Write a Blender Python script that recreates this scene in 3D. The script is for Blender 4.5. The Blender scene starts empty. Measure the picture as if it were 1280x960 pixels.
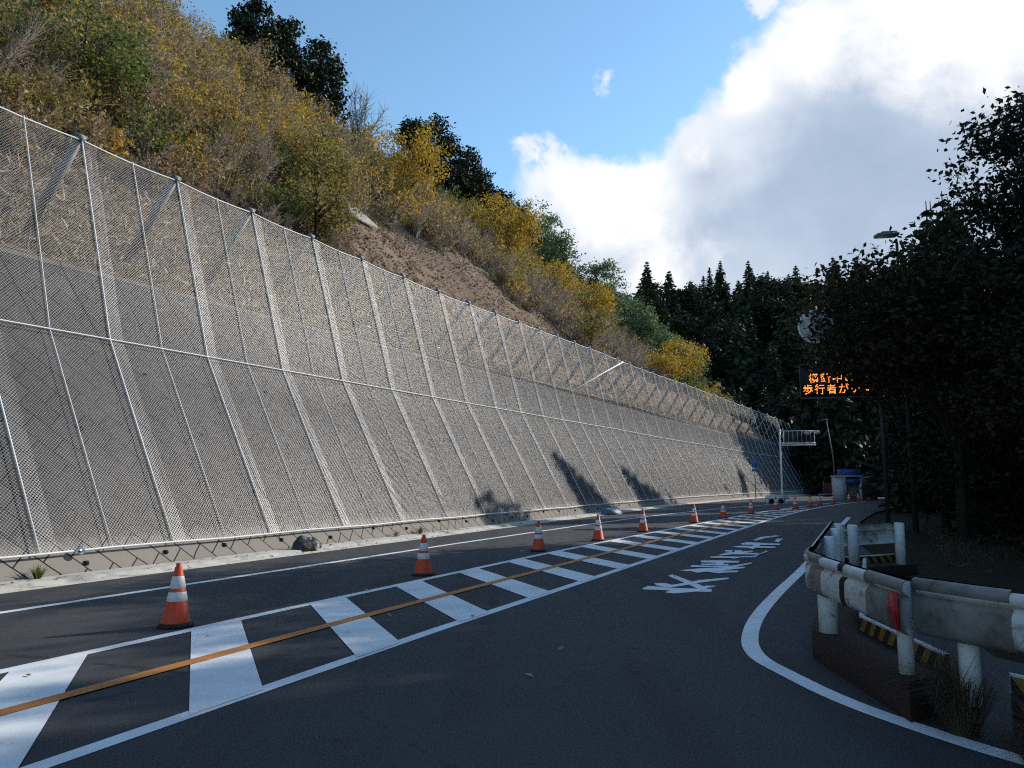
import bpy, math, random
import numpy as np
from mathutils import Vector, Matrix

R = math.radians
scene = bpy.context.scene
col = scene.collection
rng = np.random.default_rng(7)
random.seed(7)

# ------------------------------------------------------------------ camera, sky, sun, exposure
CAM_H = 1.65
cam_d = bpy.data.cameras.new("camera")
cam = bpy.data.objects.new("camera", cam_d)
col.objects.link(cam)
cam.location = (0, 0, CAM_H)
cam.rotation_euler = (R(90 + 7.125), 0, 0)
cam_d.sensor_width = 36
cam_d.lens = 27
cam_d.clip_start = 0.05
cam_d.clip_end = 5000
scene.camera = cam

SUN_AZ, SUN_EL = 60.0, 29.0          # degrees right of +Y, degrees up
S = Vector((math.sin(R(SUN_AZ)) * math.cos(R(SUN_EL)), math.cos(R(SUN_AZ)) * math.cos(R(SUN_EL)), math.sin(R(SUN_EL))))
sun_d = bpy.data.lights.new("sun", 'SUN')
sun_d.energy = 3.4
sun_d.angle = R(0.5)
sun_d.color = (1.0, 0.93, 0.82)
sun = bpy.data.objects.new("sun", sun_d)
sun.rotation_euler = (-S).to_track_quat('-Z', 'Y').to_euler()
col.objects.link(sun)

scene.view_settings.view_transform = 'Standard'
scene.view_settings.look = 'None'
scene.view_settings.exposure = 0.3
scene.view_settings.gamma = 1.0
scene.view_settings.use_curve_mapping = False
scene.cycles.max_bounces = 6
scene.cycles.transparent_max_bounces = 12
scene.cycles.use_denoising = False
scene.cycles.pixel_filter_type = 'BLACKMAN_HARRIS'
scene.cycles.filter_width = 1.15
scene.cycles.sample_clamp_indirect = 4.0


class NT:
    """small helper to write node maths"""
    def __init__(self, tree):
        self.t = tree
        self.n = tree.nodes
        self.l = tree.links

    def new(self, kind, **kw):
        n = self.n.new(kind)
        for k, v in kw.items():
            setattr(n, k, v)
        return n

    def put(self, sock, v):
        if hasattr(v, 'is_output'):
            self.l.new(v, sock)
        else:
            sock.default_value = v

    def m(self, op, a, b=0.0, c=0.0, clamp=False):
        n = self.new('ShaderNodeMath', operation=op, use_clamp=clamp)
        self.put(n.inputs[0], a)
        self.put(n.inputs[1], b)
        self.put(n.inputs[2], c)
        return n.outputs[0]

    def vm(self, op, a, b):
        n = self.new('ShaderNodeVectorMath', operation=op)
        self.put(n.inputs[0], a)
        self.put(n.inputs[1], b)
        return n

    def sstep(self, x, lo, hi):
        n = self.new('ShaderNodeMapRange', interpolation_type='SMOOTHSTEP')
        self.put(n.inputs['Value'], x)
        n.inputs['From Min'].default_value = lo
        n.inputs['From Max'].default_value = hi
        return n.outputs['Result']

    def mix(self, f, a, b, blend='MIX'):
        n = self.new('ShaderNodeMix', data_type='RGBA', blend_type=blend)
        self.put(n.inputs[0], f)
        self.put(n.inputs[6], a)
        self.put(n.inputs[7], b)
        return n.outputs[2]

    def noise(self, vec, scale, detail=4.0, rough=0.55, dist=0.0):
        n = self.new('ShaderNodeTexNoise')
        if vec is not None:
            self.l.new(vec, n.inputs['Vector'])
        n.inputs['Scale'].default_value = scale
        n.inputs['Detail'].default_value = detail
        n.inputs['Roughness'].default_value = rough
        n.inputs['Distortion'].default_value = dist
        return n.outputs['Fac']

    def ramp(self, f, stops):
        n = self.new('ShaderNodeValToRGB')
        e = n.color_ramp.elements
        while len(e) < len(stops):
            e.new(0.5)
        for i, (p, c) in enumerate(stops):
            e[i].position = p
            e[i].color = (c[0], c[1], c[2], 1)
        self.l.new(f, n.inputs[0])
        return n.outputs[0]


def view_dir(u, v):
    """direction of a point of the sky, as measured in the photograph"""
    p = math.atan(120 / 960)
    x, y = (u - 640) / 960, (480 - v) / 960
    d = Vector((x, math.cos(p) - y * math.sin(p), math.sin(p) + y * math.cos(p)))
    return d.normalized()


def make_world():
    w = bpy.data.worlds.new("World")
    scene.world = w
    w.use_nodes = True
    t = NT(w.node_tree)
    for n in list(t.n):
        t.n.remove(n)
    out = t.new('ShaderNodeOutputWorld')
    bg = t.new('ShaderNodeBackground')
    bg.inputs['Strength'].default_value = 0.12
    sky = t.new('ShaderNodeTexSky', sky_type='NISHITA')
    sky.sun_disc = False
    sky.sun_elevation = R(SUN_EL)
    sky.sun_rotation = R(SUN_AZ)
    sky.air_density = 1.0
    sky.dust_density = 0.1
    sky.ozone_density = 3.0
    tc = t.new('ShaderNodeTexCoord')
    vec = tc.outputs['Generated']
    n1 = t.noise(vec, 7.0, 10.0, 0.58, 0.35)
    n2 = t.noise(vec, 26.0, 8.0, 0.62, 0.3)
    nz = t.m('ADD', t.m('MULTIPLY', t.m('SUBTRACT', n1, 0.5), 2.6), t.m('MULTIPLY', t.m('SUBTRACT', n2, 0.5), 1.0))

    def field(blobs):
        """1 in the middle of a soft bank of cloud, 0 at its rim, below 0 outside"""
        f = None
        for u, v, r, k in blobs:
            d = view_dir(u, v)
            dist = t.vm('DISTANCE', vec, tuple(d)).outputs['Value']
            g = t.m('MULTIPLY', t.m('SUBTRACT', 1.0, t.m('DIVIDE', dist, r / 960)), k)
            f = g if f is None else t.m('SMOOTH_MAX', f, g, 0.25)
        return f
    big = field([(738, 278, 105, 1), (805, 305, 118, 1), (910, 335, 150, 1.1), (885, 215, 75, 0.8), (1040, 260, 175, 1.2), (1115, 125, 150, 1.3),
                 (1180, 260, 300, 1.6), (1300, 70, 290, 1.8), (900, 400, 170, 1), (1500, 200, 430, 1.8), (1700, -100, 430, 1.5)])
    small = field([(757, 97, 46, 0.85), (692, 184, 52, 0.7), (955, 6, 75, 0.8), (1000, 14, 34, 0.5)])
    dens = t.m('MAXIMUM', t.m('ADD', big, t.m('MULTIPLY', nz, 0.35)), t.m('ADD', t.m('SUBTRACT', small, 0.36), t.m('MULTIPLY', nz, 0.85)))
    alpha = t.sstep(dens, 0.06, 0.30)
    thick = t.sstep(t.m('ADD', big, t.m('MULTIPLY', nz, 0.30)), 0.16, 0.75)
    bright = field([(762, 250, 120, 1), (1030, 40, 110, 0.8), (1130, -10, 150, 1), (1240, -20, 150, 0.9), (935, 110, 60, 0.7), (880, 200, 60, 0.6), (830, 345, 100, 0.55)])
    bright = t.sstep(t.m('ADD', bright, t.m('MULTIPLY', nz, 0.45)), 0.08, 0.75)
    n3 = t.noise(vec, 4.5, 8.0, 0.55)
    greyc = t.ramp(n3, [(0.3, (2.5, 3.15, 4.25)), (0.5, (3.1, 3.8, 4.9)), (0.7, (4.2, 4.8, 5.7))])
    cc = t.mix(thick, (5.5, 6.0, 6.7, 1), greyc)
    cc = t.mix(bright, cc, (7.6, 7.6, 7.7, 1))
    skyc = t.mix(1.0, sky.outputs['Color'], (1.50, 1.67, 1.54, 1), 'MULTIPLY')
    c = t.mix(alpha, skyc, cc)
    t.l.new(c, bg.inputs['Color'])
    t.l.new(bg.outputs[0], out.inputs['Surface'])


make_world()

# ------------------------------------------------------------------ object helpers


def link(o, parent=None):
    col.objects.link(o)
    if parent is not None:
        o.parent = parent
    return o


def tag(o, label=None, cat=None, group=None, kind=None):
    if label:
        o['label'] = label
    if cat:
        o['category'] = cat
    if group:
        o['group'] = group
    if kind:
        o['kind'] = kind
    return o


def thing(name, label, cat, loc=(0, 0, 0), rz=0.0, group=None):
    o = bpy.data.objects.new(name, None)
    o.empty_display_size = 0.3
    link(o)
    o.location = loc
    o.rotation_euler = (0, 0, rz)
    return tag(o, label, cat, group)


def dup(root, loc, rz=0.0, scale=1.0, label=None, group=None):
    r = root.copy()
    col.objects.link(r)
    r.location = loc
    r.rotation_euler = (0, 0, rz)
    r.scale = (scale, scale, scale) if not isinstance(scale, tuple) else scale
    if label:
        r['label'] = label
    if group:
        r['group'] = group
    for ch in list(root.children):
        c = ch.copy()
        col.objects.link(c)
        c.parent = r
        for g in list(ch.children):
            e = g.copy()
            col.objects.link(e)
            e.parent = c
    return r


class Geo:
    """collects faces (numpy) and links them as ONE mesh object"""
    def __init__(self):
        self.v, self.f, self.uv, self.n = [], [], [], 0

    def add(self, verts, faces, mi=0, uv=None):
        verts = np.asarray(verts, float).reshape(-1, 3)
        if isinstance(faces, np.ndarray):
            fl = [faces]
        else:
            by = {}
            for f in faces:
                by.setdefault(len(f), []).append(f)
            fl = [np.array(x) for x in by.values()]
        for f in fl:
            self.f.append((f + self.n, mi))
        self.v.append(verts)
        self.uv.append(np.zeros((len(verts), 2)) if uv is None else np.asarray(uv, float))
        self.n += len(verts)
        return self

    def box(self, c, s, rz=0.0, mi=0, tilt=None):
        x, y, z = [k / 2 for k in s]
        p = np.array([(a * x, b * y, e * z) for e in (-1, 1) for a, b in ((-1, -1), (1, -1), (1, 1), (-1, 1))])
        if tilt is not None:
            p = p @ np.array(Matrix.Rotation(tilt[1], 3, tilt[0])).T
        ca, sa = math.cos(rz), math.sin(rz)
        q = p.copy()
        q[:, 0] = p[:, 0] * ca - p[:, 1] * sa
        q[:, 1] = p[:, 0] * sa + p[:, 1] * ca
        return self.add(q + np.array(c), [(3, 2, 1, 0), (4, 5, 6, 7), (0, 1, 5, 4), (1, 2, 6, 5), (2, 3, 7, 6), (3, 0, 4, 7)], mi)

    def tube(self, pts, rad, n=6, mi=0, cap=True):
        pts = [Vector(p) for p in pts]
        k = len(pts)
        if not hasattr(rad, '__len__'):
            rad = [rad] * k
        V, F = [], []
        up = Vector((0.13, 0.21, 0.97))
        for i, p in enumerate(pts):
            t = (pts[min(i + 1, k - 1)] - pts[max(i - 1, 0)]).normalized()
            a = t.cross(up)
            if a.length < 0.15:
                a = t.cross(Vector((1, 0.1, 0)))
            a.normalize()
            b = t.cross(a)
            for j in range(n):
                w = 2 * math.pi * j / n
                V.append(p + (a * math.cos(w) + b * math.sin(w)) * rad[i])
        for i in range(k - 1):
            for j in range(n):
                j2 = (j + 1) % n
                F.append((i * n + j, i * n + j2, (i + 1) * n + j2, (i + 1) * n + j))
        if cap:
            F.append(tuple(range(n))[::-1])
            F.append(tuple((k - 1) * n + j for j in range(n)))
        return self.add([tuple(v) for v in V], F, mi)

    def lathe(self, prof, c=(0, 0, 0), n=20, mi=0):
        V, F = [], []
        for r, z in prof:
            for j in range(n):
                w = 2 * math.pi * j / n
                V.append((c[0] + r * math.cos(w), c[1] + r * math.sin(w), c[2] + z))
        for i in range(len(prof) - 1):
            for j in range(n):
                j2 = (j + 1) % n
                F.append((i * n + j, i * n + j2, (i + 1) * n + j2, (i + 1) * n + j))
        F.append(tuple(range(n))[::-1])
        F.append(tuple((len(prof) - 1) * n + j for j in range(n)))
        return self.add(V, F, mi)

    def grid(self, P, uv=None, mi=0, flip=False):
        """P: array (a, b, 3)"""
        P = np.asarray(P, float)
        a, b = P.shape[:2]
        i, j = np.meshgrid(np.arange(a - 1), np.arange(b - 1), indexing='ij')
        q = np.stack([i * b + j, (i + 1) * b + j, (i + 1) * b + j + 1, i * b + j + 1], -1).reshape(-1, 4)
        if flip:
            q = q[:, ::-1]
        return self.add(P.reshape(-1, 3), q, mi, None if uv is None else np.asarray(uv, float).reshape(-1, 2))

    def build(self, name, mats, parent=None, smooth=False, loc=None):
        me = bpy.data.meshes.new(name)
        v = np.concatenate(self.v)
        uv = np.concatenate(self.uv)
        me.vertices.add(len(v))
        me.vertices.foreach_set('co', v.astype(np.float32).ravel())
        loops = np.concatenate([f.ravel() for f, _ in self.f])
        tot = np.concatenate([np.full(len(f), f.shape[1]) for f, _ in self.f])
        mi = np.concatenate([np.full(len(f), m) for f, m in self.f])
        me.loops.add(len(loops))
        me.loops.foreach_set('vertex_index', loops.astype(np.int32))
        me.polygons.add(len(tot))
        me.polygons.foreach_set('loop_start', np.concatenate([[0], np.cumsum(tot)[:-1]]).astype(np.int32))
        me.polygons.foreach_set('loop_total', tot.astype(np.int32))
        me.polygons.foreach_set('material_index', mi.astype(np.int32))
        if smooth:
            me.polygons.foreach_set('use_smooth', np.ones(len(tot), bool))
        if np.any(uv):
            l = me.uv_layers.new(name='UVMap')
            l.data.foreach_set('uv', uv[loops].astype(np.float32).ravel())
        if not isinstance(mats, (list, tuple)):
            mats = [mats]
        for m in mats:
            me.materials.append(m)
        me.update(calc_edges=True)
        me.validate()
        o = bpy.data.objects.new(name, me)
        link(o, parent)
        if loc is not None:
            o.location = loc
        return o


def sub(child, parent):
    child.parent = parent
    return child


# ------------------------------------------------------------------ materials
def base_mat(name):
    m = bpy.data.materials.new(name)
    m.use_nodes = True
    t = NT(m.node_tree)
    return m, t, t.n['Principled BSDF']


def mat(name, c1, c2=None, scale=4.0, rough=0.7, metal=0.0, detail=6.0, lo=0.35, hi=0.65, bump=0.0, bscale=30.0, spec=0.4, coord='Object', dirt=None, dirt_scale=2.0, dirt_lo=0.52, dirt_hi=0.7):
    m, t, b = base_mat(name)
    tc = t.new('ShaderNodeTexCoord').outputs[coord]
    c2 = c2 or tuple(x * 0.75 for x in c1)
    f = t.noise(tc, scale, detail, 0.6)
    c = t.ramp(f, [(lo, c1), (hi, c2)])
    if dirt:
        k = t.sstep(t.noise(tc, dirt_scale, 8.0, 0.65, 0.4), dirt_lo, dirt_hi)
        c = t.mix(k, c, (*dirt, 1))
    t.l.new(c, b.inputs['Base Color'])
    b.inputs['Roughness'].default_value = rough
    b.inputs['Metallic'].default_value = metal
    b.inputs['Specular IOR Level'].default_value = spec
    if bump:
        bn = t.new('ShaderNodeBump')
        bn.inputs['Strength'].default_value = bump
        bn.inputs['Distance'].default_value = 0.02
        t.l.new(t.noise(tc, bscale, 5.0, 0.7), bn.inputs['Height'])
        t.l.new(bn.outputs[0], b.inputs['Normal'])
    return m


def leaf_mat(name, cols, trans=0.35, rough=0.6):
    """every leaf its own colour (random per island), some light shining through"""
    m, t, b = base_mat(name)
    g = t.new('ShaderNodeNewGeometry')
    n = len(cols)
    c = t.ramp(g.outputs['Random Per Island'], [(i / max(1, n - 1), k) for i, k in enumerate(cols)])
    t.l.new(c, b.inputs['Base Color'])
    b.inputs['Roughness'].default_value = rough
    b.inputs['Specular IOR Level'].default_value = 0.25
    if trans:
        tr = t.new('ShaderNodeBsdfTranslucent')
        t.l.new(c, tr.inputs['Color'])
        mx = t.new('ShaderNodeMixShader')
        mx.inputs[0].default_value = trans
        t.l.new(b.outputs[0], mx.inputs[1])
        t.l.new(tr.outputs[0], mx.inputs[2])
        t.l.new(mx.outputs[0], t.n['Material Output'].inputs['Surface'])
    return m


def asphalt_mat():
    m, t, b = base_mat('asphalt')
    tc = t.new('ShaderNodeTexCoord').outputs['Object']
    f = t.m('ADD', t.m('MULTIPLY', t.noise(tc, 150.0, 2.0, 0.7), 0.55), t.m('MULTIPLY', t.noise(tc, 55.0, 3.0, 0.7), 0.45))
    g = t.noise(tc, 0.35, 5.0, 0.6)
    h = t.noise(tc, 2.2, 6.0, 0.65)
    c = t.ramp(f, [(0.36, (0.018, 0.019, 0.022)), (0.50, (0.047, 0.049, 0.054)), (0.66, (0.13, 0.13, 0.135))])
    c = t.mix(t.m('MULTIPLY', t.sstep(g, 0.42, 0.62), 0.55), c, (0.070, 0.070, 0.072, 1))
    c = t.mix(t.m('MULTIPLY', t.sstep(h, 0.55, 0.75), 0.35), c, (0.030, 0.030, 0.033, 1))
    st = t.new('ShaderNodeMapping')
    st.inputs['Rotation'].default_value = (0, 0, R(26))
    st.inputs['Scale'].default_value = (1.1, 0.05, 1)
    t.l.new(tc, st.inputs['Vector'])
    lane = t.noise(st.outputs[0], 1.0, 4.0, 0.6)
    c = t.mix(t.m('MULTIPLY', t.sstep(lane, 0.48, 0.68), 0.45), c, (0.024, 0.024, 0.027, 1))
    spot = t.sstep(t.noise(tc, 3.3, 3.0, 0.5), 0.70, 0.74)
    c = t.mix(t.m('MULTIPLY', spot, 0.5), c, (0.020, 0.020, 0.022, 1))
    # hairline cracks
    v = t.new('ShaderNodeTexVoronoi', feature='DISTANCE_TO_EDGE')
    t.l.new(tc, v.inputs['Vector'])
    v.inputs['Scale'].default_value = 0.22
    cr = t.m('MULTIPLY', t.m('LESS_THAN', t.m('ADD', v.outputs['Distance'], t.m('MULTIPLY', t.m('SUBTRACT', h, 0.5), 0.10)), 0.0016), t.sstep(g, 0.45, 0.6))
    c = t.mix(t.m('MULTIPLY', cr, 0.6), c, (0.015, 0.015, 0.016, 1))
    t.l.new(c, b.inputs['Base Color'])
    b.inputs['Roughness'].default_value = 0.85
    b.inputs['Specular IOR Level'].default_value = 0.3
    bn = t.new('ShaderNodeBump')
    bn.inputs['Strength'].default_value = 0.8
    bn.inputs['Distance'].default_value = 0.010
    t.l.new(f, bn.inputs['Height'])
    t.l.new(bn.outputs[0], b.inputs['Normal'])
    return m


def paint_mat(name, c, wear=(0.11, 0.11, 0.115)):
    m, t, b = base_mat(name)
    tc = t.new('ShaderNodeTexCoord').outputs['Object']
    f = t.noise(tc, 45.0, 6.0, 0.75)
    g = t.noise(tc, 1.3, 5.0, 0.6)
    k = t.sstep(t.m('ADD', t.m('MULTIPLY', f, 0.75), t.m('MULTIPLY', g, 0.55)), 0.74, 0.88)
    d = t.mix(t.sstep(g, 0.3, 0.75), (*c, 1), (*[x * 0.82 for x in c], 1))
    t.l.new(t.mix(t.m('MULTIPLY', k, 0.75), d, (*wear, 1)), b.inputs['Base Color'])
    b.inputs['Roughness'].default_value = 0.75
    return m


def masonry_mat():
    m, t, b = base_mat('masonry')
    tc = t.new('ShaderNodeTexCoord')
    uv = tc.outputs['UV']
    mp = t.new('ShaderNodeMapping')
    mp.inputs['Rotation'].default_value = (0, 0, R(45))
    t.l.new(uv, mp.inputs['Vector'])
    wob = t.new('ShaderNodeTexNoise')
    t.l.new(mp.outputs[0], wob.inputs['Vector'])
    wob.inputs['Scale'].default_value = 1.8
    off = t.vm('SCALE', t.vm('SUBTRACT', wob.outputs['Color'], (0.5, 0.5, 0.5)).outputs[0], (0, 0, 0))
    off.inputs['Scale'].default_value = 0.05
    vec = t.vm('ADD', mp.outputs[0], off.outputs[0]).outputs[0]
    br = t.new('ShaderNodeTexBrick')
    t.l.new(vec, br.inputs['Vector'])
    br.offset = 0.5
    br.inputs['Scale'].default_value = 1.0
    br.inputs['Brick Width'].default_value = 0.66
    br.inputs['Row Height'].default_value = 0.40
    br.inputs['Mortar Size'].default_value = 0.013
    br.inputs['Mortar Smooth'].default_value = 0.25
    br.inputs['Bias'].default_value = 0.0
    br.inputs['Color1'].default_value = (0.095, 0.089, 0.086, 1)
    br.inputs['Color2'].default_value = (0.066, 0.062, 0.060, 1)
    br.inputs['Mortar'].default_value = (0.016, 0.015, 0.014, 1)
    f = t.noise(tc.outputs['Object'], 9.0, 8.0, 0.7)
    g = t.noise(tc.outputs['Object'], 0.45, 6.0, 0.6)
    # long streaks of dirt that run down the face
    st = t.new('ShaderNodeMapping')
    st.inputs['Scale'].default_value = (1.3, 0.16, 1)
    t.l.new(uv, st.inputs['Vector'])
    s = t.noise(st.outputs[0], 1.0, 7.0, 0.65)
    c = t.mix(t.m('MULTIPLY', t.sstep(f, 0.35, 0.7), 0.45), br.outputs['Color'], (0.046, 0.044, 0.043, 1))
    c = t.mix(t.m('MULTIPLY', t.sstep(g, 0.45, 0.7), 0.45), c, (0.125, 0.117, 0.109, 1))
    c = t.mix(t.m('MULTIPLY', t.sstep(s, 0.5, 0.72), 0.5), c, (0.042, 0.040, 0.037, 1))
    # the lowest metre is paler
    sep = t.new('ShaderNodeSeparateXYZ')
    t.l.new(uv, sep.inputs[0])
    k = t.sstep(t.m('ADD', sep.outputs['Y'], t.m('MULTIPLY', t.m('SUBTRACT', f, 0.5), 0.5)), 0.85, 0.40)
    c = t.mix(t.m('MULTIPLY', t.m('MULTIPLY', k, 0.55), t.m('SUBTRACT', 1.0, br.outputs['Fac'])), c, (0.46, 0.42, 0.37, 1))
    t.l.new(c, b.inputs['Base Color'])
    b.inputs['Roughness'].default_value = 0.92
    b.inputs['Specular IOR Level'].default_value = 0.15
    b1 = t.new('ShaderNodeBump')
    b1.inputs['Strength'].default_value = 0.9
    b1.inputs['Distance'].default_value = 0.03
    hh = t.m('ADD', t.m('SUBTRACT', 1.0, br.outputs['Fac']), t.m('MULTIPLY', f, 0.35))
    t.l.new(hh, b1.inputs['Height'])
    t.l.new(b1.outputs[0], b.inputs['Normal'])
    return m


def chainlink_mat(name, cell, wire):
    """woven wire: real holes between the wires"""
    m, t, b = base_mat(name)
    uv = t.new('ShaderNodeTexCoord').outputs['UV']
    sep = t.new('ShaderNodeSeparateXYZ')
    t.l.new(uv, sep.inputs[0])
    u, v = sep.outputs['X'], sep.outputs['Y']
    a = t.m('FRACT', t.m('DIVIDE', t.m('ADD', u, v), cell * 1.414))
    c = t.m('FRACT', t.m('DIVIDE', t.m('SUBTRACT', u, v), cell * 1.414))
    w = wire / cell
    k = t.m('MAXIMUM', t.m('LESS_THAN', a, w), t.m('LESS_THAN', c, w))
    b.inputs['Base Color'].default_value = (0.46, 0.46, 0.475, 1)
    b.inputs['Metallic'].default_value = 0.25
    b.inputs['Roughness'].default_value = 0.45
    tr = t.new('ShaderNodeBsdfTransparent')
    mx = t.new('ShaderNodeMixShader')
    t.l.new(k, mx.inputs[0])
    t.l.new(tr.outputs[0], mx.inputs[1])
    t.l.new(b.outputs[0], mx.inputs[2])
    t.l.new(mx.outputs[0], t.n['Material Output'].inputs['Surface'])
    return m


def stripe_mat(name, period, c1, c2):
    m, t, b = base_mat(name)
    uv = t.new('ShaderNodeTexCoord').outputs['UV']
    sep = t.new('ShaderNodeSeparateXYZ')
    t.l.new(uv, sep.inputs[0])
    k = t.m('LESS_THAN', t.m('FRACT', t.m('DIVIDE', t.m('ADD', sep.outputs['X'], t.m('MULTIPLY', sep.outputs['Y'], 0.8)), period)), 0.5)
    f = t.noise(t.new('ShaderNodeTexCoord').outputs['Object'], 14.0, 6.0, 0.7)
    c = t.mix(k, (*c1, 1), (*c2, 1))
    c = t.mix(t.m('MULTIPLY', t.sstep(f, 0.5, 0.75), 0.6), c, (0.05, 0.035, 0.025, 1))
    t.l.new(c, b.inputs['Base Color'])
    b.inputs['Roughness'].default_value = 0.7
    return m


def emit_mat(name, c, strength):
    m, t, b = base_mat(name)
    b.inputs['Base Color'].default_value = (*c, 1)
    b.inputs['Emission Color'].default_value = (*c, 1)
    b.inputs['Emission Strength'].default_value = strength
    return m


M = {}
M['asphalt'] = asphalt_mat()
M['white_paint'] = paint_mat('road_white', (0.84, 0.85, 0.86))
M['orange_paint'] = paint_mat('road_orange', (0.60, 0.22, 0.05), (0.14, 0.10, 0.07))
M['masonry'] = masonry_mat()
M['concrete'] = mat('concrete', (0.58, 0.555, 0.50), (0.44, 0.42, 0.38), 3.0, 0.9, bump=0.3, bscale=40, dirt=(0.14, 0.125, 0.10), dirt_scale=1.2, dirt_lo=0.5, dirt_hi=0.75)
M['old_concrete'] = mat('old_concrete', (0.15, 0.14, 0.12), (0.09, 0.085, 0.075), 2.0, 0.95, bump=0.4)
M['grey_slab'] = mat('grey_slab', (0.36, 0.34, 0.30), (0.24, 0.225, 0.20), 2.5, 0.95, bump=0.6, bscale=14)
M['soil'] = mat('soil', (0.30, 0.205, 0.145), (0.17, 0.115, 0.082), 1.6, 0.95, detail=10, bump=0.9, bscale=9.0, spec=0.1, dirt=(0.19, 0.145, 0.105), dirt_scale=5.0, dirt_lo=0.48, dirt_hi=0.62)
M['shaded_leaf_mould'] = mat('shaded_leaf_mould', (0.075, 0.055, 0.034), (0.04, 0.034, 0.02), 1.4, 0.95, detail=10, bump=0.9, bscale=9.0, spec=0.1, dirt=(0.14, 0.105, 0.06), dirt_scale=7.0, dirt_lo=0.5, dirt_hi=0.62)  # leaf mould, its colour darkened for the deep shadow under the brush
M['ground'] = mat('forest_ground', (0.026, 0.022, 0.014), (0.018, 0.02, 0.010), 0.8, 0.95, detail=8, bump=0.8, bscale=6.0, spec=0.1, dirt=(0.04, 0.03, 0.018), dirt_scale=2.5)
M['net'] = chainlink_mat('chain_link', 0.047, 0.0023)
M['galv'] = mat('galvanised_steel', (0.86, 0.87, 0.88), (0.80, 0.81, 0.82), 6.0, 0.55, 0.0)
M['galv_dark'] = mat('weathered_steel', (0.20, 0.205, 0.21), (0.14, 0.145, 0.15), 5.0, 0.55, 0.3)
M['dark'] = mat('dark_void', (0.012, 0.012, 0.012), None, 6.0, 0.9)
M['cone_orange'] = mat('cone_orange', (0.72, 0.075, 0.022), (0.60, 0.06, 0.02), 8.0, 0.5, dirt=(0.25, 0.06, 0.03), dirt_scale=9, dirt_lo=0.58, dirt_hi=0.8)
M['cone_white'] = mat('cone_reflective_white', (0.80, 0.79, 0.77), (0.66, 0.65, 0.64), 9.0, 0.4)
M['rubber'] = mat('black_rubber', (0.018, 0.017, 0.016), (0.03, 0.028, 0.026), 8.0, 0.8)
M['rail_white'] = mat('rail_white_paint', (0.70, 0.70, 0.68), (0.52, 0.52, 0.50), 5.0, 0.55, bump=0.15, dirt=(0.16, 0.13, 0.10), dirt_scale=4.0, dirt_lo=0.52, dirt_hi=0.68)
M['rail_grey'] = mat('rail_bare_steel', (0.27, 0.27, 0.265), (0.16, 0.155, 0.15), 4.0, 0.6, 0.2, dirt=(0.11, 0.075, 0.05), dirt_scale=5.0, dirt_lo=0.5, dirt_hi=0.72)
M['post_white'] = mat('post_white_paint', (0.80, 0.81, 0.82), (0.66, 0.67, 0.68), 4.0, 0.5, dirt=(0.25, 0.2, 0.15), dirt_scale=6, dirt_lo=0.58, dirt_hi=0.75)
M['rust'] = mat('rusty_kerb', (0.034, 0.013, 0.010), (0.018, 0.008, 0.007), 3.0, 0.85, bump=0.4, bscale=25)
M['tape'] = stripe_mat('hazard_tape', 0.20, (0.30, 0.20, 0.035), (0.012, 0.012, 0.012))
M['red'] = mat('red_reflector', (0.45, 0.015, 0.02), None, 8.0, 0.35)
M['led'] = emit_mat('led_orange', (1.0, 0.25, 0.045), 2.3)
M['black_metal'] = mat('black_panel', (0.010, 0.010, 0.012), (0.016, 0.016, 0.018), 4.0, 0.5)
M['blue'] = mat('blue_sheet', (0.03, 0.09, 0.30), (0.025, 0.07, 0.22), 3.0, 0.5)
M['sign_blue'] = mat('sign_blue', (0.02, 0.14, 0.42), (0.02, 0.11, 0.36), 3.0, 0.4)
M['white_panel'] = mat('white_panel', (0.60, 0.62, 0.64), (0.48, 0.50, 0.52), 3.0, 0.6, dirt=(0.3, 0.3, 0.28), dirt_scale=3)
M['dark_red'] = mat('dark_red_board', (0.10, 0.018, 0.014), (0.07, 0.014, 0.012), 3.0, 0.7)
M['bag'] = mat('black_bag', (0.02, 0.021, 0.022), (0.035, 0.036, 0.036), 5.0, 0.35, bump=0.7, bscale=14)
M['bag_highlight'] = mat('bag_highlight_grey', (0.50, 0.51, 0.50), (0.32, 0.33, 0.33), 7.0, 0.45, bump=0.5, bscale=14)  # pale grey that paints the highlight on the black bag
M['bag_blue'] = mat('blue_grey_sheet', (0.10, 0.17, 0.24), (0.06, 0.10, 0.15), 7.0, 0.5, bump=0.5, bscale=14)
M['rock'] = mat('pale_rock', (0.42, 0.38, 0.32), (0.25, 0.22, 0.19), 3.0, 0.95, bump=0.8, bscale=12)
M['dark_rock'] = mat('dark_rock', (0.07, 0.066, 0.064), (0.04, 0.038, 0.036), 2.0, 0.95, bump=0.8, bscale=8)
M['dark_steel'] = mat('dark_steel', (0.035, 0.036, 0.038), (0.025, 0.025, 0.027), 4.0, 0.6)
M['bark'] = mat('bark', (0.10, 0.08, 0.06), (0.06, 0.05, 0.04), 6.0, 0.95, bump=0.6, bscale=25)
M['bark_dark'] = mat('dark_bark', (0.040, 0.032, 0.026), (0.025, 0.02, 0.017), 6.0, 0.95)
M['bark_pale'] = mat('pale_bark', (0.20, 0.185, 0.165), (0.12, 0.11, 0.10), 6.0, 0.95, bump=0.5)
M['twig'] = mat('twig', (0.38, 0.29, 0.22), (0.20, 0.15, 0.115), 1.2, 0.9)
M['twig_grey'] = mat('grey_twig', (0.36, 0.28, 0.225), (0.20, 0.15, 0.125), 0.8, 0.9)
M['leaf_yellow'] = leaf_mat('yellow_leaves', [(0.64, 0.37, 0.03), (0.74, 0.49, 0.07), (0.42, 0.30, 0.05), (0.68, 0.39, 0.03), (0.20, 0.16, 0.035), (0.56, 0.38, 0.05)])
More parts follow.
